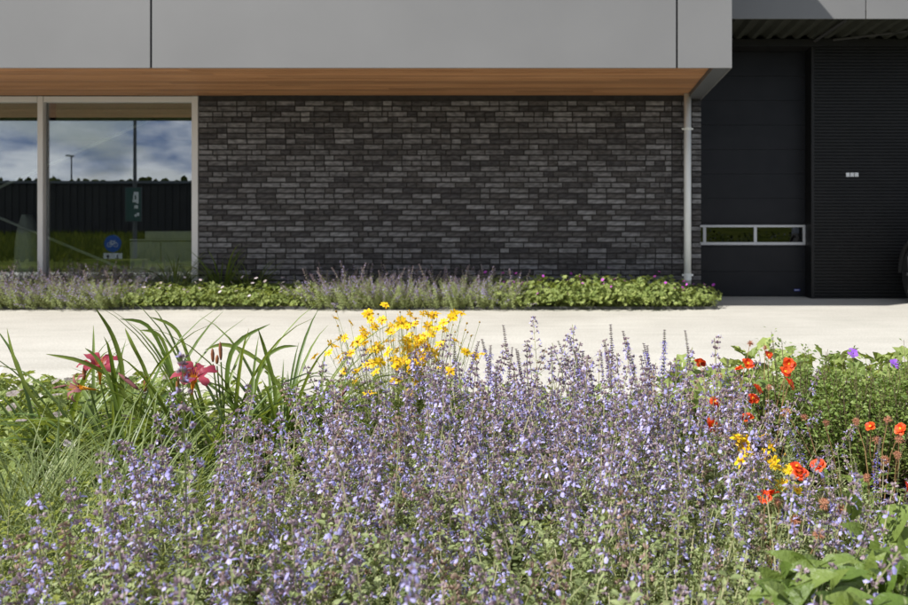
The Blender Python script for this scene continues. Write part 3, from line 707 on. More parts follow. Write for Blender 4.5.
def leafy_cushion(r, rad=0.22, h=0.38, n=56):
    """the leafy lower shoots of one clump as one mesh"""
    mb = MB()
    for k in range(n):
        a = r.uniform(0, 6.28); q = math.sqrt(r.random())*rad; lean = 0.15+0.6*q/rad
        M_ = Matrix.Translation((q*0.75*math.cos(a), q*0.75*math.sin(a), 0)) @ Matrix.Rotation(a, 4, 'Z') @ Matrix.Rotation(lean, 4, 'Y') @ Matrix.Rotation(r.uniform(0, 6.28), 4, 'Z') @ Matrix.Scale(h/0.36*r.uniform(0.75, 1.1), 4)
        mb.merge(r.choice(leafy_mb), M_)
    return mb
cushion_me = [leafy_cushion(sr).mesh('leafy_shoots', CATM) for _ in range(4)]
def catmint(x, y, nst, hmin, hmax, label, group, dry=0.10, rad=0.15, r=None, cush=1.0, lean=0.42):
    r = r or random.Random(int(x*1000+y*7777))
    t = thing('catmint_plant', label, 'catmint', (x, y, 0.0), 0, group)
    if cush: link('leafy_shoots', r.choice(cushion_me), t, (0, 0, 0), (0, 0, r.uniform(0, 6.28)), cush)
    for k in range(nst):
        a = r.uniform(0, 6.28); q = math.sqrt(r.random()); h = r.uniform(hmin, hmax)
        me = cat_me[9+r.randrange(2)] if r.random() < dry else cat_me[r.randrange(9)]
        ln = (0.06+lean*q)*r.uniform(0.6, 1.1)
        Mx = Matrix.Rotation(a, 4, 'Z') @ Matrix.Rotation(ln, 4, 'Y') @ Matrix.Rotation(r.uniform(0, 6.28), 4, 'Z')
        link('flower_stem', me, t, (q*rad*math.cos(a), q*rad*math.sin(a), 0), Mx.to_euler(), h/0.46/math.cos(ln*0.8))
    return t
# (distance, left and right photo column, stem heights, stems, size of the leafy cushion)
drift = [(0.92, -30, 760, 0.42, 0.52, 10, 1.2), (1.14, -20, 765, 0.40, 0.51, 13, 1.17), (1.38, 30, 770, 0.38, 0.50, 18, 1.1), (1.62, 175, 765, 0.38, 0.51, 22, 1.04),
         (1.86, 235, 745, 0.38, 0.53, 26, 1.0), (2.10, 330, 725, 0.40, 0.55, 27, 0.98), (2.34, 470, 715, 0.42, 0.58, 27, 1.0)]
rr_ = random.Random(3)
DL = 'catmint plant in the dense lavender-blue drift filling the foreground bed'
for Y, pa, pb, h0, h1, ns, cu in drift:
    xa, xb = XP(pa, Y), XP(pb, Y); n = max(2, round((xb-xa)/0.235))
    for k in range(n):
        x = xa+(xb-xa)*(k+0.5)/n+rr_.uniform(-0.05, 0.05)
        catmint(x, Y+rr_.uniform(-0.05, 0.05), ns, h0, h1, DL, 'catmint drift in the foreground bed', r=random.Random(rr_.randrange(10**6)), cush=cu, dry=0.16 if Y < 1.3 else 0.08)
# single tall spikes that stand clear of the drift
def tall_spike(px, py, Y, label, tmpl, scale=1.0, foot=None, tilt=0.03):
    top = P(px, py, Y); x = top.x
    t = thing('catmint_spike', label, 'catmint', (x, Y, 0), 0)
    me = tmpl.mesh('flower_stem', CATM); L = max(v[2] for v in tmpl.v)
    link('flower_stem', me, t, (0, 0, 0), (0, 0, sr.uniform(0, 6)), (scale, scale, top.z/L))
sr = random.Random(5)
tall_spike(543, 318, 2.5, 'tallest open catmint spike standing against the pale pavement', catmint_stem(sr, 0.6, 0.30, 0.45, 1.3, 2.0, 0.3), 1.05)
tall_spike(591, 333, 2.5, 'second open catmint spike standing against the pale pavement', catmint_stem(sr, 0.56, 0.26, 0.5, 1.3, 1.7, 0.3), 1.0)
tall_spike(190, 342, 1.25, 'blurred near catmint spike in front of the right daylily flower', catmint_stem(sr, 0.72, 0.26, 0.35, 1.3, 1.2, 0.25), 0.95)
tall_spike(370, 548, 0.82, 'blurred catmint spike at the bottom edge, nearest to the viewer', catmint_stem(sr, 0.56, 0.3, 0.75, 1.3, 1.1, 0.6), 0.9)
tall_spike(287, 402, 1.7, 'tall mauve catmint spike right of the daylily leaves', catmint_stem(sr, 0.55, 0.32, 0.4, 1.3, 0.9, 0.6), 1.0)
tall_spike(45, 488, 1.28, 'pale blue catmint spike in front of the fine grass at the left', catmint_stem(sr, 0.5, 0.3, 0.75, 1.3, 1.2, 0.5), 1.0)
tall_spike(112, 455, 1.15, 'thin green catmint stem rising at the left', catmint_stem(sr, 0.56, 0.25, 0.2, 0.7, 0.9, 0.5), 0.9)
tall_spike(383, 440, 1.1, 'long bare green catmint stem left of the middle', catmint_stem(sr, 0.6, 0.16, 0.1, 0.6, 0.7, 0.05), 0.9)

# salvia: narrow dark spikes over bright basal leaves at the back of the drift
SALM = [M['cat_stem'], M['sal_leaf'], M['sal_calyx'], M['sal_bloom']]
def salvia_stem(r, L=0.5, infl=0.36, bloom=0.3):
    mb = MB(); pts = curve_pts(L, 5, r.uniform(0, 0.22), 0.004, r); mb.tube(pts, [0.0018-0.0011*k/5 for k in range(6)], 3, 0, False)
    z = L*(1-infl); a0 = r.uniform(0, 6)
    for k in range(4):
        p = at(pts, (0.15+0.13*k)); 
        for s in (0, math.pi):
            a = a0+k*1.57+s; mb.leaf(p, (math.cos(a), math.sin(a), 0.7), UP, r.uniform(0.035, 0.06), r.uniform(0.012, 0.02), 3, 0.3, 0.3, 1, 0.3, r=r)
    while z < L*0.998:
        t = (z-L*(1-infl))/(L*infl); p = at(pts, z/L); rad = 0.0085*(1-0.7*t)*(0.75+0.25*math.sin(z*420))
        for k in range(6):
            a = a0+k*1.047+z*200; d = Vector((math.cos(a), math.sin(a), 0.75)).normalized(); q = p+d*0.001
            l = rad*r.uniform(0.9, 1.3)+0.002; mb.tube([q, q+d*l*0.6, q+d*l], [0.0008, 0.0017*(1-0.4*t), 0.0009], 3, 2, False)
            if t < 0.75 and r.random() < bloom*(1-0.6*t): floret(mb, q+d*l, d, 0.75, r)
        z += 0.0115*(1-0.55*t)
    return mb
sr = random.Random(9)
sal_me = [salvia_stem(sr, 0.5, sr.uniform(0.26, 0.42), sr.uniform(0.3, 0.7)).mesh('flower_stem', SALM) for _ in range(5)]
def basal(r, n=55, L0=0.05, L1=0.10, rad=0.16, wr=0.32, h=0.30):
    mb = MB()
    for k in range(n):
        a = r.uniform(0, 6.28); q = math.sqrt(r.random())*rad; z = r.uniform(0.06, h)*(1-0.5*q/rad)
        l = r.uniform(L0, L1); d = Vector((math.cos(a), math.sin(a), r.uniform(0.2, 1.3)))
        mb.leaf((q*math.cos(a), q*math.sin(a), z), d, UP, l, l*wr*r.uniform(0.8, 1.2), 4, 0.3, r.uniform(0.2, 0.6), 1, 0.38, wave=0.03, r=r)
        mb.tube([(q*0.4*math.cos(a), q*0.4*math.sin(a), 0), (q*math.cos(a), q*math.sin(a), z)], 0.0011, 3, 0, False)
    return mb
bas_me = [basal(sr, h=0.36).mesh('basal_leaves', SALM) for _ in range(3)]
def salvia(px, Y, n, h0, h1, label, group=None):
    r = random.Random(int(px*31)); x = XP(px, Y)
    t = thing('salvia_plant', label, 'salvia', (x, Y, 0), 0, group)
    link('basal_leaves', r.choice(bas_me), t, (0, 0, 0), (0, 0, r.uniform(0, 6)))
    for k in range(n):
        a = r.uniform(0, 6.28); q = r.uniform(0, 1); ln = 0.03+0.2*q; h = r.uniform(h0, h1)
        Mx = Matrix.Rotation(a, 4, 'Z') @ Matrix.Rotation(ln, 4, 'Y') @ Matrix.Rotation(r.uniform(0, 6), 4, 'Z')
        link('flower_stem', sal_me[r.randrange(5)], t, (0.08*q*math.cos(a), 0.08*q*math.sin(a), 0), Mx.to_euler(), h/0.5)
for i, px in enumerate((462, 508, 548, 618, 660, 690)):
    salvia(px, 2.62+0.07*(i % 2), (6, 9, 5, 8, 7, 4)[i], 0.34, 0.56, 'slender dark salvia spikes along the far edge of the catmint drift', 'salvia row behind the catmint')
salvia(852, 2.0, 4, 0.30, 0.42, 'violet-blue salvia spikes between the orange flowers at the right')
salvia(815, 1.75, 4, 0.30, 0.40, 'violet-blue salvia spikes below the seed heads at the right')

# daylilies: arching blades, each a part
def blade_mesh(r, L, W, arch, mat, twist=0.3):
    mb = MB(); n = 9; lean = r.uniform(0.08, 0.35); p = Vector((0, 0, 0)); ang = lean; c = 0
    for k in range(n+1):
        t = k/n; hw = W*0.5*(0.75+0.5*t if t < 0.4 else 0.95*math.cos(0.5*math.pi*((t-0.4)/0.6)**1.4)); hw = max(hw, 0.0004)
        tw = twist*t; sx = Vector((-math.sin(tw)*math.cos(ang), math.cos(tw), math.sin(tw)*math.sin(ang)))
        nrm = Vector((-math.cos(ang), 0, math.sin(ang)))
        mb.v += [tuple(p+sx*hw+nrm*hw*0.55), tuple(p), tuple(p-sx*hw+nrm*hw*0.55)]
        if k:
            i = len(mb.v)-6
            mb.f += [(i, i+1, i+4, i+3), (i+1, i+2, i+5, i+4)]; mb.m += [0, 0]
        p = p+Vector((math.sin(ang), 0, math.cos(ang)))*(L/n); ang += arch/n*(0.4+1.6*t)
    mb.smooth = True
    return mb.mesh('leaf', mat)
sr = random.Random(14)
blades = [blade_mesh(sr, sr.uniform(0.50, 0.76), sr.uniform(0.011, 0.019), sr.uniform(0.7, 2.9), M['day_leaf'], sr.uniform(-0.5, 0.5)) for _ in range(16)]
def daylily(px, Y, n, label, sc_=1.0, group=None, r=None, rad=0.09):
    r = r or random.Random(int(px*17+Y*100))
    t = thing('daylily_plant', label, 'daylily', (XP(px, Y), Y, 0), 0, group)
    for k in range(n):
        a = r.uniform(0, 6.28); q = math.sqrt(r.random())*rad
        link('leaf', r.choice(blades), t, (q*math.cos(a), q*math.sin(a), 0), (0, 0, a+r.uniform(-0.8, 0.8)), sc_*r.uniform(0.65, 1.08))
    return t
def tepal(r, L, W, rec, m0=0, m1=1):
    """recurved petal along +x, throat at the origin; yellow base, coloured blade"""
    mb = MB(); n = 8; prev = None; p = Vector((0.004, 0, 0)); ang = 1.15
    for k in range(n+1):
        t = k/n; hw = W*0.5*(0.25+0.75*math.sin(math.pi*min(1, t*1.25)*0.5)) if t < 0.8 else W*0.5*math.cos(0.5*math.pi*(t-0.8)/0.2)
        hw = max(hw, 0.0006); nr = Vector((-math.sin(ang), 0, math.cos(ang)))
        rf = 0.10*W*math.sin(k*2.1)
        i = len(mb.v); mb.v += [tuple(p+Vector((0, hw, 0))+nr*(hw*0.22+rf)), tuple(p), tuple(p-Vector((0, hw, 0))+nr*(hw*0.22-rf))]
        if prev is not None:
            mm = m1 if t < 0.36 else m0
            mb.f += [(prev, prev+1, i+1, i), (prev+1, prev+2, i+2, i+1)]; mb.m += [mm, mm]
        prev = i; p = p+Vector((math.cos(ang), 0, math.sin(ang)))*(L/n); ang -= rec/n*(0.3+1.4*t)
    mb.smooth = True
    return mb
DAYM = [M['day_petal'], M['day_throat']]
tep_me = [tepal(sr, 0.088, 0.042, 2.3).mesh('petal', DAYM), tepal(sr, 0.085, 0.030, 2.9).mesh('petal', DAYM), tepal(sr, 0.085, 0.028, 0.5).mesh('petal', DAYM)]
wilt_me = tepal(sr, 0.075, 0.018, 3.0).mesh('petal', [M['day_wilt'], M['day_throat']])
def day_flower(parent, pos, facing, scl=1.0, wilt=False):
    """a flower is a part, its petals are sub-parts"""
    core_ = MB(); core_.smooth = True
    core_.tube([(0, 0, -0.045), (0, 0, -0.02), (0, 0, 0.004)], [0.003, 0.004, 0.008], 8, 1)
    for k in range(6): core_.tube([(0, 0, 0), (0.008*math.cos(k*1.047), 0.008*math.sin(k*1.047), 0.03), (0.016*math.cos(k*1.047), 0.016*math.sin(k*1.047), 0.05)], 0.0008, 3, 1, False)
    f = core_.obj('flower', DAYM, parent); f.location = pos; f.rotation_euler = Vector(facing).to_track_quat('Z', 'Y').to_euler(); f.scale = (scl,)*3
    for k in range(6):
        link('petal', wilt_me if wilt else tep_me[k % 2], f, (0, 0, 0 if k % 2 else 0.001), (0, 0, k*math.pi/3+sr.uniform(-0.1, 0.1)))
    return f
def scape(parent, a, b, m='day_leaf'):
    a, b = Vector(a), Vector(b); mid = a.lerp(b, 0.55)+Vector((0.02, 0, 0.02))
    t_ = MB().tube([a, mid, b], [0.0035, 0.003, 0.0022], 6); return t_.obj('flower_stalk', M[m], parent)
def bud(parent, pos, d, L=0.05, rad=0.007, mat='day_bud'):
    d = Vector(d).normalized(); p = Vector(pos); b = MB(); b.smooth = True
    b.tube([p, p+d*L*0.2, p+d*L*0.6, p+d*L*0.9, p+d*L], [rad*0.4, rad*0.8, rad, rad*0.6, rad*0.15], 7); return b.obj('bud', M[mat], parent)
d1 = daylily(112, 2.55, 60, 'left daylily clump with two pink-red flowers and arching leaves', 1.0)
d2 = daylily(212, 2.62, 64, 'middle daylily clump with one pink-red flower behind a blurred spike', 1.0)
d3 = daylily(285, 2.72, 66, 'daylily clump without open flowers left of the yellow coreopsis', 0.95)
d5 = daylily(262, 2.42, 34, 'low daylily leaves between the flowering clumps and the coreopsis', 0.82)
d6 = daylily(50, 2.7, 36, 'daylily clump at the far left behind the grass tufts', 0.85)
d7 = daylily(318, 2.85, 34, 'daylily leaves directly left of the coreopsis stems', 0.72)
d4 = daylily(170, 2.3, 22, 'low daylily clump in front of the flowering daylilies', 0.75)
def loc_in(t, px, py, Y): return P(px, py, Y)-Vector(t.location)
fl = loc_in(d1, 100, 372, 2.52); day_flower(d1, fl, (0.15, -0.25, 0.95), 0.95); scape(d1, (0, 0, 0), fl+Vector((-0.01, 0.02, -0.04)))
fl = loc_in(d1, 83, 388, 2.47); day_flower(d1, fl, (-0.45, -0.5, 0.2), 0.85, True); scape(d1, (-0.02, 0, 0), fl+Vector((0, 0.03, 0.0)))
bud(d1, loc_in(d1, 139, 390, 2.5), (-0.9, 0.0, 0.75), 0.085, 0.007, 'day_wilt'); scape(d1, (0.02, 0, 0), loc_in(d1, 142, 393, 2.5))
bud(d1, loc_in(d1, 84, 380, 2.5), (0.02, 0, 1), 0.045, 0.006); bud(d1, loc_in(d1, 145, 392, 2.5), (0.05, 0, 1), 0.05, 0.006)
bud(d1, loc_in(d1, 68, 385, 2.5), (-1, 0, -0.2), 0.05, 0.004, 'day_wilt')
fl = loc_in(d2, 193, 383, 2.5); day_flower(d2, fl, (0.25, -0.35, 0.9), 0.98); scape(d2, (0, 0, 0), fl+Vector((-0.01, 0.03, -0.03)))
for (px, py, l) in ((177, 393, .055), (213, 362, .045), (221, 360, .06), (217, 364, .03)):
    bud(d2, loc_in(d2, px, py, 2.6), (sr.uniform(-.1, .1), 0, 1), l, 0.006); scape(d2, (0.01, 0, 0), loc_in(d2, px, py+2, 2.6))
bud(d2, loc_in(d2, 183, 400, 2.5), (-0.35, 0, -1), 0.07, 0.006, 'day_wilt')
bud(d3, loc_in(d3, 340, 398, 2.6), (0.55, 0, 0.8), 0.05, 0.006, 'day_wilt'); scape(d3, (0.02, 0, 0), loc_in(d3, 339, 400, 2.6))
# hand-placed long blades seen in front of the pavement
def long_blade(t, pts, W=0.02):
    """pts: (px, py, Y)"""
    v = [P(*p)-Vector(t.location) for p in pts]; mb = MB(); n = 12; mb.smooth = True
    def bez(u):
        k = min(len(v)-2, int(u*(len(v)-1))); f = u*(len(v)-1)-k
        p0 = v[max(0, k-1)]; p1 = v[k]; p2 = v[k+1]; p3 = v[min(len(v)-1, k+2)]
        return 0.5*((2*p1)+(p2-p0)*f+(2*p0-5*p1+4*p2-p3)*f*f+(3*p1-p0-3*p2+p3)*f**3)
    for k in range(n+1):
        u = k/n; p = bez(u); d = (bez(min(1, u+0.02))-bez(max(0, u-0.02))).normalized()
        s = d.cross(Vector((0.35, 1, 0.1))).normalized(); nn = s.cross(d)
        hw = max(0.0005, W*0.5*(1 if u < 0.45 else math.cos(0.5*math.pi*((u-0.45)/0.55)**1.5)))
        mb.v += [tuple(p+s*hw-nn*hw*0.5), tuple(p), tuple(p-s*hw-nn*hw*0.5)]
        if k: i = len(mb.v)-6; mb.f += [(i, i+1, i+4, i+3), (i+1, i+2, i+5, i+4)]; mb.m += [0, 0]
    return mb.obj('leaf', M['day_leaf'], t)
long_blade(d1, [(118, 430, 2.55), (124, 375, 2.5), (114, 335, 2.45), (95, 307, 2.4)], 0.022)
long_blade(d1, [(80, 440, 2.5), (40, 405, 2.4), (18, 365, 2.35), (7, 328, 2.35)], 0.018)
long_blade(d2, [(160, 430, 2.55), (148, 375, 2.5), (134, 345, 2.45), (125, 328, 2.45)], 0.018)
long_blade(d2, [(190, 420, 2.6), (168, 360, 2.6), (148, 325, 2.6), (120, 319, 2.6)], 0.016)
long_blade(d2, [(180, 410, 2.6), (172, 365, 2.7), (160, 335, 2.7), (140, 330, 2.7)], 0.015)
long_blade(d2, [(205, 410, 2.7), (185, 345, 2.7), (172, 325, 2.7), (150, 317, 2.7)], 0.015)
long_blade(d3, [(240, 420, 2.6), (228, 385, 2.6), (236, 345, 2.6), (270, 324, 2.6)], 0.018)
long_blade(d3, [(275, 430, 2.7), (276, 390, 2.65), (266, 350, 2.6), (258, 328, 2.55)], 0.017)
long_blade(d3, [(300, 430, 2.75), (270, 370, 2.7), (230, 345, 2.7), (205, 350, 2.7)], 0.016)
long_blade(d3, [(250, 420, 2.7), (262, 365, 2.7), (280, 348, 2.7), (298, 346, 2.7)], 0.013)
long_blade(d1, [(150, 440, 2.5), (120, 385, 2.45), (85, 362, 2.4), (46, 354, 2.4)], 0.016)
long_blade(d1, [(125, 440, 2.45), (112, 385, 2.4), (98, 358, 2.4), (85, 348, 2.4)], 0.014)

# fine grass at the left
def tuft(r, n, L0, L1, W, rad):
    mb = MB()
    for k in range(n):
        a = r.uniform(0, 6.28); q = math.sqrt(r.random())*rad; L = r.uniform(L0, L1); ang = r.uniform(0.02, 0.45); arch = r.uniform(0.8, 3.2); n_ = 8
        p = Vector((q*math.cos(a), q*math.sin(a), 0)); b = a+r.uniform(-0.9, 0.9); dv = Vector((math.cos(b), math.sin(b), 0)); sv = Vector((-math.sin(b), math.cos(b), 0)); prev = None
        for j in range(n_+1):
            t = j/n_; hw = W*0.5*(1-t**2.5)+0.0002; i = len(mb.v); mb.v += [tuple(p+sv*hw), tuple(p-sv*hw)]
            if prev is not None: mb.f.append((prev, prev+1, i+1, i)); mb.m.append(0)
            prev = i; p = p+(dv*math.sin(ang)+UP*math.cos(ang))*(L/n_); ang += arch/n_*(0.3+1.5*t)
    return mb
sr = random.Random(31)
tf = [tuft(sr, 130, 0.32, 0.56, 0.005, 0.09).mesh('blades', M['grass']) for _ in range(3)]
for i, (px, Y) in enumerate(((10, 2.05), (60, 1.95), (115, 2.0), (20, 1.72), (75, 1.66), (130, 1.72), (-20, 1.85), (165, 1.9), (15, 1.5), (-15, 1.4))):
    t = thing('grass_tuft', 'fine-bladed grass tuft in front of the left daylilies', 'grass', (XP(px, Y), Y, 0), 0, 'fine grass tufts at the left')
    link('blades', tf[i % 3], t, (0, 0, 0), (0, 0, sr.uniform(0, 6)), sr.uniform(0.85, 1.05))

# geraniums: lobed leaves in low cushions
def lobed(mb, p, n, rad, r, m=0):
    """five to seven lobed leaf"""
    n = Vector(n).normalized(); a = Vector((1, 0, 0)) if abs(n.x) < 0.8 else Vector((0, 1, 0)); u = n.cross(a).normalized(); v = n.cross(u)
    th = r.uniform(0, 6.28); i0 = len(mb.v); mb.v.append(tuple(Vector(p)-n*rad*0.12)); k_ = 13
    for k in range(k_):
        t = th+0.35+(2*math.pi-0.7)*k/(k_-1); rr2 = rad*(1.0 if k % 2 == 0 else 0.66)*r.uniform(0.88, 1.1); h = rad*(0.16 if k % 2 else -0.02)*r.uniform(0, 1.6)
        mb.v.append(tuple(Vector(p)+(u*math.cos(t)+v*math.sin(t))*rr2+n*h))
    for k in range(k_-1): mb.f.append((i0, i0+1+k, i0+2+k)); mb.m.append(m)
def ger_cushion(r, n=170, rad=0.26, h=0.26, lr=0.026):
    mb = MB()
    for k in range(n):
        a = r.uniform(0, 6.28); q = math.sqrt(r.random()); x, y = q*rad*math.cos(a), q*rad*math.sin(a)
        z = h*math.sqrt(max(0, 1-0.85*q*q))*r.uniform(0.45, 1.08)
        nn = Vector((x/rad*0.8, y/rad*0.8, 0.8))+rdir(-0.4, 0.4, r)*0.55
        lobed(mb, (x, y, z), nn, lr*r.uniform(0.65, 1.25), r, 0)
        if k % 3 == 0: mb.tube([(x*0.4, y*0.4, 0), (x, y, z)], 0.0011, 3, 0, False)
    return mb
sr = random.Random(44)
ger_me = [ger_cushion(sr).mesh('leaves', M['ger_leaf']) for _ in range(4)]
ger_big = [ger_cushion(sr, 110, 0.26, 0.36, 0.038).mesh('leaves', M['ger_leaf']) for _ in range(2)]
def five(mat, rad=0.016):
    mb = MB()
    for k in range(5):
        a = 2*math.pi*k/5; d = Vector((math.cos(a), math.sin(a), 0.35)); mb.leaf(d*0.002, d, UP, rad, rad*1.05, 3, 0.12, 0.2, 0, 0.62, 0.45)
    mb.ball((0, 0, 0.003), 0.0025, 0.003, 0, 5, 3)
    return mb.mesh('flower', mat)
ger_fl = {k: five(M[k]) for k in ('ger_mag', 'ger_white', 'ger_violet')}
def geranium(x, y, label, group, fl_, nf, sc_=1.0, pool=ger_me, flz=(0.22, 0.34)):
    r = random.Random(int(x*997+y*31))
    t = thing('geranium_plant', label, 'geranium', (x, y, 0), 0, group)
    link('leaves', r.choice(pool), t, (0, 0, 0), (0, 0, r.uniform(0, 6)), sc_)
    for k in range(nf):
        a = r.uniform(3.3, 6.1); q = r.uniform(0.2, 1.0)*0.25*sc_; z = r.uniform(*flz)*sc_*(1.0-0.35*(q/0.25)**2)
        o = link('flower', ger_fl[fl_], t, (q*math.cos(a), q*math.sin(a), z), (r.uniform(0.2, 1.0), r.uniform(-0.5, 0.5), r.uniform(0, 6)), r.uniform(0.85, 1.2))
    return t
# wall bed, from the left: catmint, white-flowered geranium, catmint, magenta geranium
def far_catmint(r):
    mb = MB()
    for k in range(34):
        a = r.uniform(0, 6.28); q = math.sqrt(r.random()); ln = 0.1+1.15*q*r.uniform(0.6, 1.0)
        Mx = Matrix.Translation((q*0.14*math.cos(a), q*0.14*math.sin(a), 0)) @ Matrix.Rotation(a, 4, 'Z') @ Matrix.Rotation(ln, 4, 'Y') @ Matrix.Rotation(r.uniform(0, 6), 4, 'Z') @ Matrix.Scale(r.uniform(0.55, 1.0), 4)
        mb.merge(r.choice(cat_mb) if r.random() < 0.7 else r.choice(cat_dry), Mx)
    mb.merge(leafy_cushion(r, 0.24, 0.32, 30), Matrix.Identity(4))
    return mb.mesh('foliage', CATM)
sr = random.Random(52)
fc = [far_catmint(sr) for _ in range(3)]
k = 0
for px in range(-25, 128, 19):
    for Y in (8.34, 8.58):
        k += 1
        t = thing('catmint_plant', 'catmint in the wall bed below the left window mullion', 'catmint', (XP(px+sr.uniform(-5, 5), Y), Y, 0), 0, 'wall bed catmint under the window')
        link('foliage', fc[k % 3], t, (0, 0, 0), (0, 0, sr.uniform(0, 6)), sr.uniform(0.95, 1.15))
for px in range(326, 520, 19):
    for Y in (8.34, 8.58):
        k += 1
        t = thing('catmint_plant', 'catmint in the wall bed against the middle of the brick wall', 'catmint', (XP(px+sr.uniform(-5, 5), Y), Y, 0), 0, 'wall bed catmint at the brick wall')
        link('foliage', fc[k % 3], t, (0, 0, 0), (0, 0, sr.uniform(0, 6)), sr.uniform(0.95, 1.15))
for px in range(125, 318, 20):
    for Y in (8.36, 8.62):
        geranium(XP(px+sr.uniform(-5, 5), Y), Y, 'white-flowered geranium in the wall bed at the window corner', 'white wall bed geraniums', 'ger_white', 3 if Y < 8.5 else 1, sr.uniform(0.85, 1.05))
for px in range(515, 708, 19):
    for Y in (8.36, 8.62):
        geranium(XP(min(px, 700)+sr.uniform(-4, 4), Y), Y, 'magenta-flowered geranium in the wall bed left of the downpipe', 'magenta wall bed geraniums', 'ger_mag', 2, sr.uniform(1.05, 1.3) if px < 670 else 0.85, flz=(0.24, 0.36))
t = geranium(XP(500, 8.6), 8.6, 'taller magenta geranium rising between catmint and geraniums at the wall', None, 'ger_mag', 6, 1.15, flz=(0.30, 0.42))
sr2 = random.Random(61)
for i, (px, Y, s, lab) in enumerate(((176, 8.86, 0.75, 'dark daylily leaves in front of the cabinet at the window'), (222, 8.82, 0.85, 'dark daylily leaves at the left end of the brick wall'), (250, 8.86, 0.75, 'low dark daylily leaves beside the brick wall corner clump'), (480, 8.86, 0.55, 'dark daylily leaves against the middle of the brick wall'), (20, 8.86, 0.6, 'dark daylily leaves below the pale rounded chair'))):
    daylily(px, Y, 64, lab, s*1.28, None, random.Random(i+5), 0.08)
t = thing('broad_leaf_plant', 'large-leaved green plant left of the catmint at the brick wall', 'plant', (XP(278, 8.62), 8.62, 0))
BRM = M['broad_leaf']
for k in range(11):
    a = sr2.uniform(0, 6.28); m_ = MB(); l = sr2.uniform(0.12, 0.2)
    m_.tube([(0, 0, 0), (0.05*math.cos(a), 0.05*math.sin(a), 0.22)], 0.002, 4); m_.leaf((0.05*math.cos(a), 0.05*math.sin(a), 0.22), (math.cos(a), math.sin(a), 0.3), UP, l, l*0.7, 5, 0.15, 0.4, 0, 0.4, r=sr2); m_.obj('leaf', BRM, t)

# foreground geraniums
for i, (px, Y) in enumerate(((-25, 3.3), (20, 3.35), (62, 3.3), (100, 3.35), (140, 3.4), (-10, 2.95), (35, 2.9), (80, 2.95), (10, 2.55), (50, 2.5))):
    geranium(XP(px, Y), Y, 'pale-flowered geranium behind the left daylilies', 'pale geraniums at the left bed edge', 'ger_white', 3, 1.0)
for i, (px, Y) in enumerate(((715, 2.95), (755, 3.0), (800, 3.05), (845, 3.0), (885, 3.0), (925, 2.95), (690, 2.75), (905, 2.75))):
    geranium(XP(px, Y), Y, 'large-leaved geranium behind the orange flowers at the right', 'geraniums at the right bed edge', 'ger_violet', 1, 1.12 + 0.05*(i % 3), ger_big, (0.36, 0.42))
for i, (px, Y) in enumerate(((250, 3.2), (300, 3.15), (335, 2.95), (360, 3.15), (395, 2.95), (420, 3.2), (455, 2.9), (480, 3.1), (540, 3.0), (600, 3.05), (650, 2.95))):
    geranium(XP(px, Y), Y, 'low geranium on the pavement side of the coreopsis and salvia', 'low geraniums at the pavement edge', 'ger_white', 0, 1.05)

# coreopsis
def cor_flower(r):
    mb = MB()
    for k in range(8):
        a = 2*math.pi*k/8+r.uniform(-0.1, 0.1); d = Vector((math.cos(a), math.sin(a), r.uniform(0.0, 0.45))); mb.leaf(d*0.003, d, UP, 0.021*r.uniform(0.85, 1.1), 0.0115, 3, 0.12, r.uniform(0.0, 0.4), 0, 0.6, 0.35, r=r)
    mb.ball((0, 0, 0.003), 0.0052, 0.004, 1, 8, 4)
    return mb.mesh('flower', [M['cor_petal'], M['cor_disc']])
sr = random.Random(73)
cf = [cor_flower(sr) for _ in range(4)]
bud_mb = MB(); bud_mb.ball((0, 0, 0.003), 0.0042, 0.005, 0, 6, 4); bud_me = bud_mb.mesh('bud', M['cor_bud'])
def coreopsis(px0, Y0, label, heads, buds, leafn=900, lw=(0.16, 0.40), foot=0.05):
    t = thing('coreopsis_plant', label, 'coreopsis', (XP(px0, Y0), Y0, 0)); T = Vector(t.location); r = sr
    st = MB(); fo = MB()
    for (px, py, Y, isbud) in [(a, b, c, 0) for a, b, c in heads]+[(a, b, c, 1) for a, b, c in buds]:
        p = P(px, py, Y)-T; base = Vector((p.x*0.35+r.uniform(-foot, foot), p.y*0.35+r.uniform(-foot, foot), 0)); mid = base.lerp(p, 0.6)+Vector((r.uniform(-.012, .012), r.uniform(-.012, .012), 0.015))
        st.tube([base, base.lerp(mid, 0.55), mid, p], [0.0012, 0.0011, 0.0009, 0.0007], 3, 0, False)
        f_ = link('bud' if isbud else 'flower', bud_me if isbud else r.choice(cf), t, p)
        d = Vector((r.gauss(0, 0.55)+p.x*1.5, r.gauss(-0.45, 0.5), r.uniform(0.35, 1))); f_.rotation_euler = d.to_track_quat('Z', 'Y').to_euler(); f_.scale = (r.uniform(0.68, 0.98),)*3
        for k in range(leafn//max(1, len(heads)+len(buds))):
            u = r.uniform(0.1, 0.93); q = base.lerp(mid, u/0.6) if u < 0.6 else mid.lerp(p, (u-0.6)/0.4)
            d = rdir(-0.1, 0.9, r); fo.leaf(q, d, UP, r.uniform(0.025, 0.05), 0.0022, 2, 0, 0.3, 0, r=r)
    st.obj('stems', M['cor_leaf'], t); fo.obj('thread_leaves', M['cor_leaf'], t)
    return t
heads = [(385, 305, 2.7), (369, 313, 2.75), (371, 320, 2.7), (363, 330, 2.7), (410, 314, 2.8), (404, 322, 2.75), (415, 324, 2.75), (432, 316, 2.8), (454, 314, 2.75), (452, 318, 2.7), (330, 344, 2.65), (315, 357, 2.6), (329, 353, 2.62), (339, 357, 2.6), (345, 338, 2.75), (388, 352, 2.6), (376, 372, 2.55), (482, 354, 2.6), (466, 352, 2.65), (450, 371, 2.55), (372, 394, 2.5), (432, 334, 2.7), (437, 329, 2.75)]
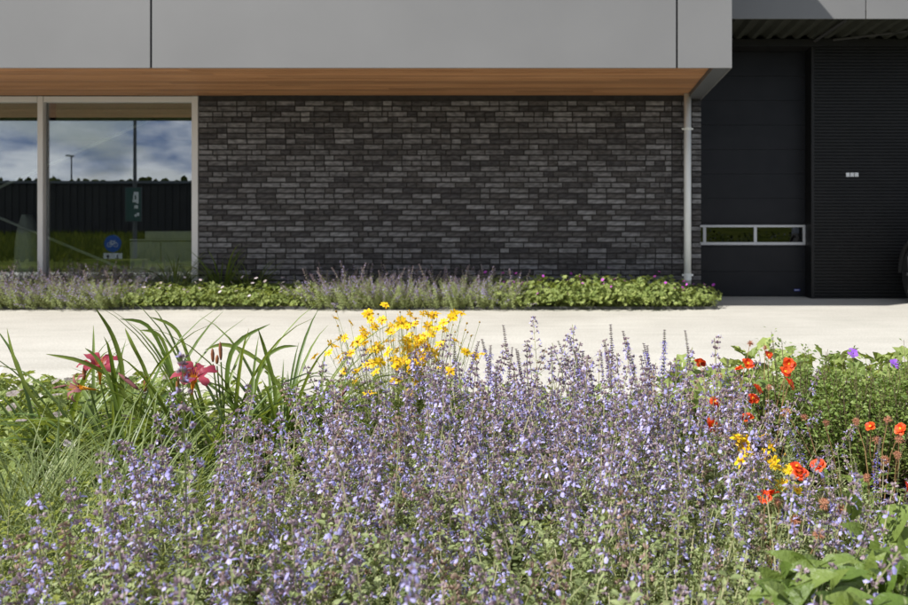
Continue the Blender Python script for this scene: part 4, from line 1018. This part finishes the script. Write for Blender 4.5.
for k in range(125): heads.append((max(335, min(475, sr.gauss(404, 31))), max(314, sr.gauss(350, 18)), sr.uniform(2.6, 2.95)))
buds = [(sr.uniform(335, 480), sr.uniform(310, 345), sr.uniform(2.6, 2.85)) for _ in range(30)]
coreopsis(403, 2.78, 'bushy coreopsis full of bright yellow flowers in the middle', heads, buds, 7000)
heads = [(738, 438, 1.8), (745, 445, 1.8), (742, 460, 1.75), (748, 452, 1.78), (779, 468, 1.75), (789, 481, 1.7), (765, 455, 1.78), (753, 468, 1.9), (772, 461, 1.95), (775, 463, 1.9), (782, 485, 1.85), (797, 490, 1.8), (768, 480, 1.9), (763, 437, 2.0), (790, 470, 1.9), (771, 446, 2.0)]
coreopsis(765, 1.98, 'small yellow coreopsis among the catmint at the right', heads, [(750, 455, 1.95), (785, 455, 1.95)], 300)

# geum: orange flowers and brown seed heads on wiry stems
def geum_flower(r):
    mb = MB()
    for lay, (n, rad, up) in enumerate(((6, 0.021, 0.25), (5, 0.016, 0.75))):
        for k in range(n):
            a = 2*math.pi*k/n+lay*0.5+r.uniform(-0.15, 0.15); d = Vector((math.cos(a), math.sin(a), up+r.uniform(-0.15, 0.2))); mb.leaf(d*0.002+UP*0.001*lay, d, UP, rad*r.uniform(0.85, 1.1), rad*0.98, 4, 0.2, r.uniform(-0.1, 0.35), 0, 0.66, 0.5, wave=0.06, r=r)
    mb.ball((0, 0, 0.004), 0.0042, 0.004, 1, 8, 4)
    for k in range(16):
        d = rdir(0.2, 1, r); mb.tube([(0, 0, 0.004), tuple(Vector((0, 0, 0.004))+d*0.007)], 0.0005, 3, 1, False)
    return mb.mesh('flower', [M['geum_petal'], M['geum_mid']])
sr = random.Random(88)
gf = [geum_flower(sr) for _ in range(4)]
def seed(r):
    mb = MB(); mb.ball((0, 0, 0.004), 0.0045, 0.005, 0, 7, 4)
    for k in range(80):
        d = rdir(-0.6, 1, r); mb.leaf(Vector((0, 0, 0.004))+d*0.003, d, UP, r.uniform(0.007, 0.0105), 0.0014, 2, 0, 0, 0, r=r)
    return mb.mesh('seed_head', M['geum_seed'])
sd = [seed(sr) for _ in range(3)]
def geum(px0, Y0, label, fls, sds):
    t = thing('geum_plant', label, 'geum', (XP(px0, Y0), Y0, 0)); T = Vector(t.location); r = sr
    fo = MB(); 
    for k in range(36):
        a = r.uniform(0, 6.28); q = r.uniform(0.02, 0.13); l = r.uniform(0.05, 0.09); fo.leaf((q*math.cos(a), q*math.sin(a), r.uniform(0.08, 0.2)), (math.cos(a), math.sin(a), r.uniform(0, 0.8)), UP, l, l*0.7, 4, 0.2, 0.4, 0, 0.5, wave=0.05, r=r)
    fo.obj('basal_leaves', M['broad_leaf'], t)
    for i, (px, py, Y) in enumerate(fls+sds):
        p = P(px, py, Y)-T; base = Vector((p.x*0.2, p.y*0.2, 0.02)); mid = base.lerp(p, 0.55)+Vector((r.uniform(-.03, .03), r.uniform(-.02, .02), 0.02)); e = p-Vector((r.uniform(-.006, .006), 0, 0.012))
        MB().tube([base, base.lerp(mid, 0.6), mid, mid.lerp(e, 0.6)+Vector((r.uniform(-.008, .008), 0, 0.004)), p], [0.0019, 0.0016, 0.0013, 0.0011, 0.0009], 5).obj('stem', M['geum_stem'], t)
        isf = i < len(fls)
        f_ = link('flower' if isf else 'seed_head', r.choice(gf if isf else sd), t, p)
        d = Vector((r.gauss(-0.1, 0.5), r.gauss(-0.5, 0.45), r.uniform(0.3, 1))); f_.rotation_euler = d.to_track_quat('Z', 'Y').to_euler(); f_.scale = (r.uniform(0.62, 0.92) if isf else r.uniform(0.8, 1.15),)*3
geum(745, 2.3, 'geum with orange-red flowers in front of the shrub', [(700, 363, 2.4), (739, 369, 2.3), (748, 364, 2.32), (715, 402, 2.2), (753, 399, 2.25), (768, 355, 2.45), (785, 372, 2.25), (789, 364, 2.28), (789, 384, 2.2), (712, 425, 2.1), (747, 418, 2.1), (757, 389, 2.25)], [(750, 344, 2.45), (765, 349, 2.45), (720, 377, 2.3), (769, 388, 2.2), (787, 413, 2.1), (730, 400, 2.2), (722, 432, 2.1)])
geum(868, 2.0, 'geum with orange-red flowers at the right edge of the photo', [(871, 427, 1.95), (901, 429, 1.9), (907, 488, 1.7), (796, 467, 1.8), (818, 465, 1.8), (800, 474, 1.8)], [(825, 423, 1.95), (805, 419, 2.0), (787, 414, 2.05), (856, 422, 2.0), (888, 420, 2.0), (876, 441, 1.95), (899, 440, 1.9), (897, 455, 1.85), (885, 460, 1.9), (825, 505, 1.6), (868, 478, 1.8)])
geum(790, 1.6, 'low geum with one flat red flower over the catmint', [(765, 497, 1.58), (772, 495, 1.6)], [(795, 520, 1.5), (820, 535, 1.45), (843, 512, 1.5), (780, 505, 1.55)])

# small-leaved shrub at the right
def shrub(px, Y, rad, h, n, label, r):
    t = thing('small_leaf_shrub', label, 'shrub', (XP(px, Y), Y, 0)); tw = MB(); lf = MB()
    for k in range(n):
        a = r.uniform(0, 6.28); q = math.sqrt(r.random()); e = Vector((q*rad*math.cos(a), q*rad*math.sin(a), h*(1-0.35*q*q)*r.uniform(0.75, 1.1)))
        b = Vector((e.x*0.15, e.y*0.15, 0)); m_ = b.lerp(e, 0.55)+Vector((e.x*0.12, e.y*0.12, 0)); tw.tube([b, m_, e], [0.0024, 0.0015, 0.0007], 4, 0, False)
        for j in range(60):
            u = r.uniform(0.25, 1.0); p = b.lerp(m_, u/0.55) if u < 0.55 else m_.lerp(e, (u-0.55)/0.45); d = rdir(-0.2, 0.9, r)
            s_ = r.uniform(0, 0.03); l = r.uniform(0.010, 0.018); lf.leaf(p+d*s_, d, rdir(0.2, 1, r), l, l*0.6, 2, 0.25, 0.3, 0, r=r)
    tw.obj('twigs', M['twig'], t); lf.obj('leaves', M['shrub_leaf'], t)
shrub(800, 2.72, 0.22, 0.52, 95, 'small-leaved green shrub directly behind the tallest orange flowers', random.Random(1))
shrub(862, 2.62, 0.27, 0.47, 120, 'small-leaved green shrub between the two orange-flowered geums', random.Random(2))
shrub(920, 2.6, 0.26, 0.48, 105, 'small-leaved green shrub cut by the right edge of the photo', random.Random(3))

# broad-leaved plants, bottom right
def broad(px, Y, leaves, label, r):
    t = thing('broad_leaf_plant', label, 'plant', (XP(px, Y), Y, 0)); T = Vector(t.location)
    for (lx, ly, Yl, dx, dz, L, wr) in leaves:
        p = P(lx, ly, Yl)-T; L *= 0.85; m_ = MB(); m_.smooth = True
        d = Vector((dx, -0.35, dz)).normalized(); b = p-d*L*0.5
        m_.tube([(b.x*0.2, b.y*0.2, 0), b.lerp(Vector((b.x*0.3, b.y*0.3, 0)), 0.3), b], [0.003, 0.0022, 0.0018], 5)
        nrm = Vector((r.uniform(-.8, .8), r.uniform(-0.9, -0.2), 0.75)); m_.leaf(b, d, nrm, L, L*wr, 9, 0.3, r.uniform(0.15, 0.6), 0, 0.40, wave=0.035, r=r)
        # midrib
        m_.tube([b+d*L*0.02, b+d*L*0.5-nrm.normalized()*L*0.02], [0.0012, 0.0008], 4)
        m_.obj('leaf', M['broad_leaf'], t)
r = random.Random(6)
def leafset(n, x0, x1, y0, y1, ya, yb, L0, L1):
    out = []
    for k in range(n):
        ly = r.uniform(y0, y1); lx = r.uniform(x0, x1); out.append((lx, ly, ya+(yb-ya)*(ly-y0)/(y1-y0), r.uniform(-0.9, 0.9), r.uniform(0.2, 1.0), r.uniform(L0, L1), r.uniform(0.34, 0.5)))
    return out
broad(805, 1.12, [(812, 578, 1.05, 0.8, 0.6, 0.085, 0.42), (785, 590, 1.02, -0.4, 0.8, 0.08, 0.40)]+leafset(26, 768, 850, 552, 612, 1.18, 0.98, 0.06, 0.095), 'leafy plant with pointed broad leaves in the bottom right corner', r)
broad(885, 1.32, [(893, 520, 1.36, 0.25, 0.9, 0.095, 0.85), (853, 507, 1.4, 0.1, 1, 0.07, 0.9), (905, 535, 1.34, 0.8, 0.4, 0.08, 0.6)]+leafset(30, 848, 915, 528, 612, 1.34, 1.0, 0.06, 0.1), 'plant with round pale green leaves at the right edge', r)
broad(757, 2.4, [(757, 388, 2.35, -0.8, -0.3, 0.075, 0.6), (762, 382, 2.4, 0.7, 0.3, 0.06, 0.5), (748, 395, 2.35, -0.5, -0.6, 0.06, 0.5)], 'plant with a pale grey-green leaf among the orange geum flowers', r)
for px, Y in ((795, 1.45), (850, 1.66), (905, 1.75)):
    catmint(XP(px, Y), Y, 9, 0.32, 0.42, 'sparse catmint mixed with orange flowers and broad leaves at the right', 'catmint among the geums', r=random.Random(int(px)))

# ------------------------------------------------------------------ labels of look-alikes: say which one by its row and place
ORD = ['', 'first', 'second', 'third', 'fourth', 'fifth', 'sixth', 'seventh', 'eighth', 'ninth', 'tenth', 'eleventh', 'twelfth', 'thirteenth', 'fourteenth']
def ordinals(group, base, rows=None, rowname=None):
    it = [o for o in C.objects if o.get('group') == group]
    px = lambda o: CX+F*o.location.x/o.location.y
    if rows is None: sets = [(None, it)]
    else:
        sets = [(k, [o for o in it if min(range(len(rows)), key=lambda q: abs(rows[q]-o.location.y)) == k]) for k in range(len(rows))]
    for k, os_ in sets:
        for j, o in enumerate(sorted(os_, key=px)):
            o['label'] = base + ((', ' + rowname[k] + ' row') if k is not None else '') + ', ' + ORD[j+1] + ' from the left'
ordinals('catmint drift in the foreground bed', 'catmint in the lavender-blue foreground drift', [d[0] for d in drift], ['nearest', 'second', 'third', 'fourth', 'fifth', 'sixth', 'farthest'])
ordinals('wall bed catmint under the window', 'catmint in the wall bed under the window', [8.34, 8.58], ['front', 'back'])
ordinals('wall bed catmint at the brick wall', 'catmint in the wall bed at the brick wall', [8.34, 8.58], ['front', 'back'])
ordinals('white wall bed geraniums', 'white-flowered geranium in the wall bed', [8.36, 8.62], ['front', 'back'])
ordinals('magenta wall bed geraniums', 'magenta-flowered geranium in the wall bed', [8.36, 8.62], ['front', 'back'])
ordinals('fine grass tufts at the left', 'fine-bladed grass tuft before the left daylilies')
ordinals('pale geraniums at the left bed edge', 'pale-flowered low geranium behind the left daylilies')
ordinals('geraniums at the right bed edge', 'large-leaved geranium behind the orange flowers')
ordinals('low geraniums at the pavement edge', 'low geranium on the pavement side of the coreopsis and salvia')
ordinals('salvia row behind the catmint', 'slender dark salvia spikes behind the catmint drift')
ordinals('catmint among the geums', 'sparse catmint among the orange flowers at the right')
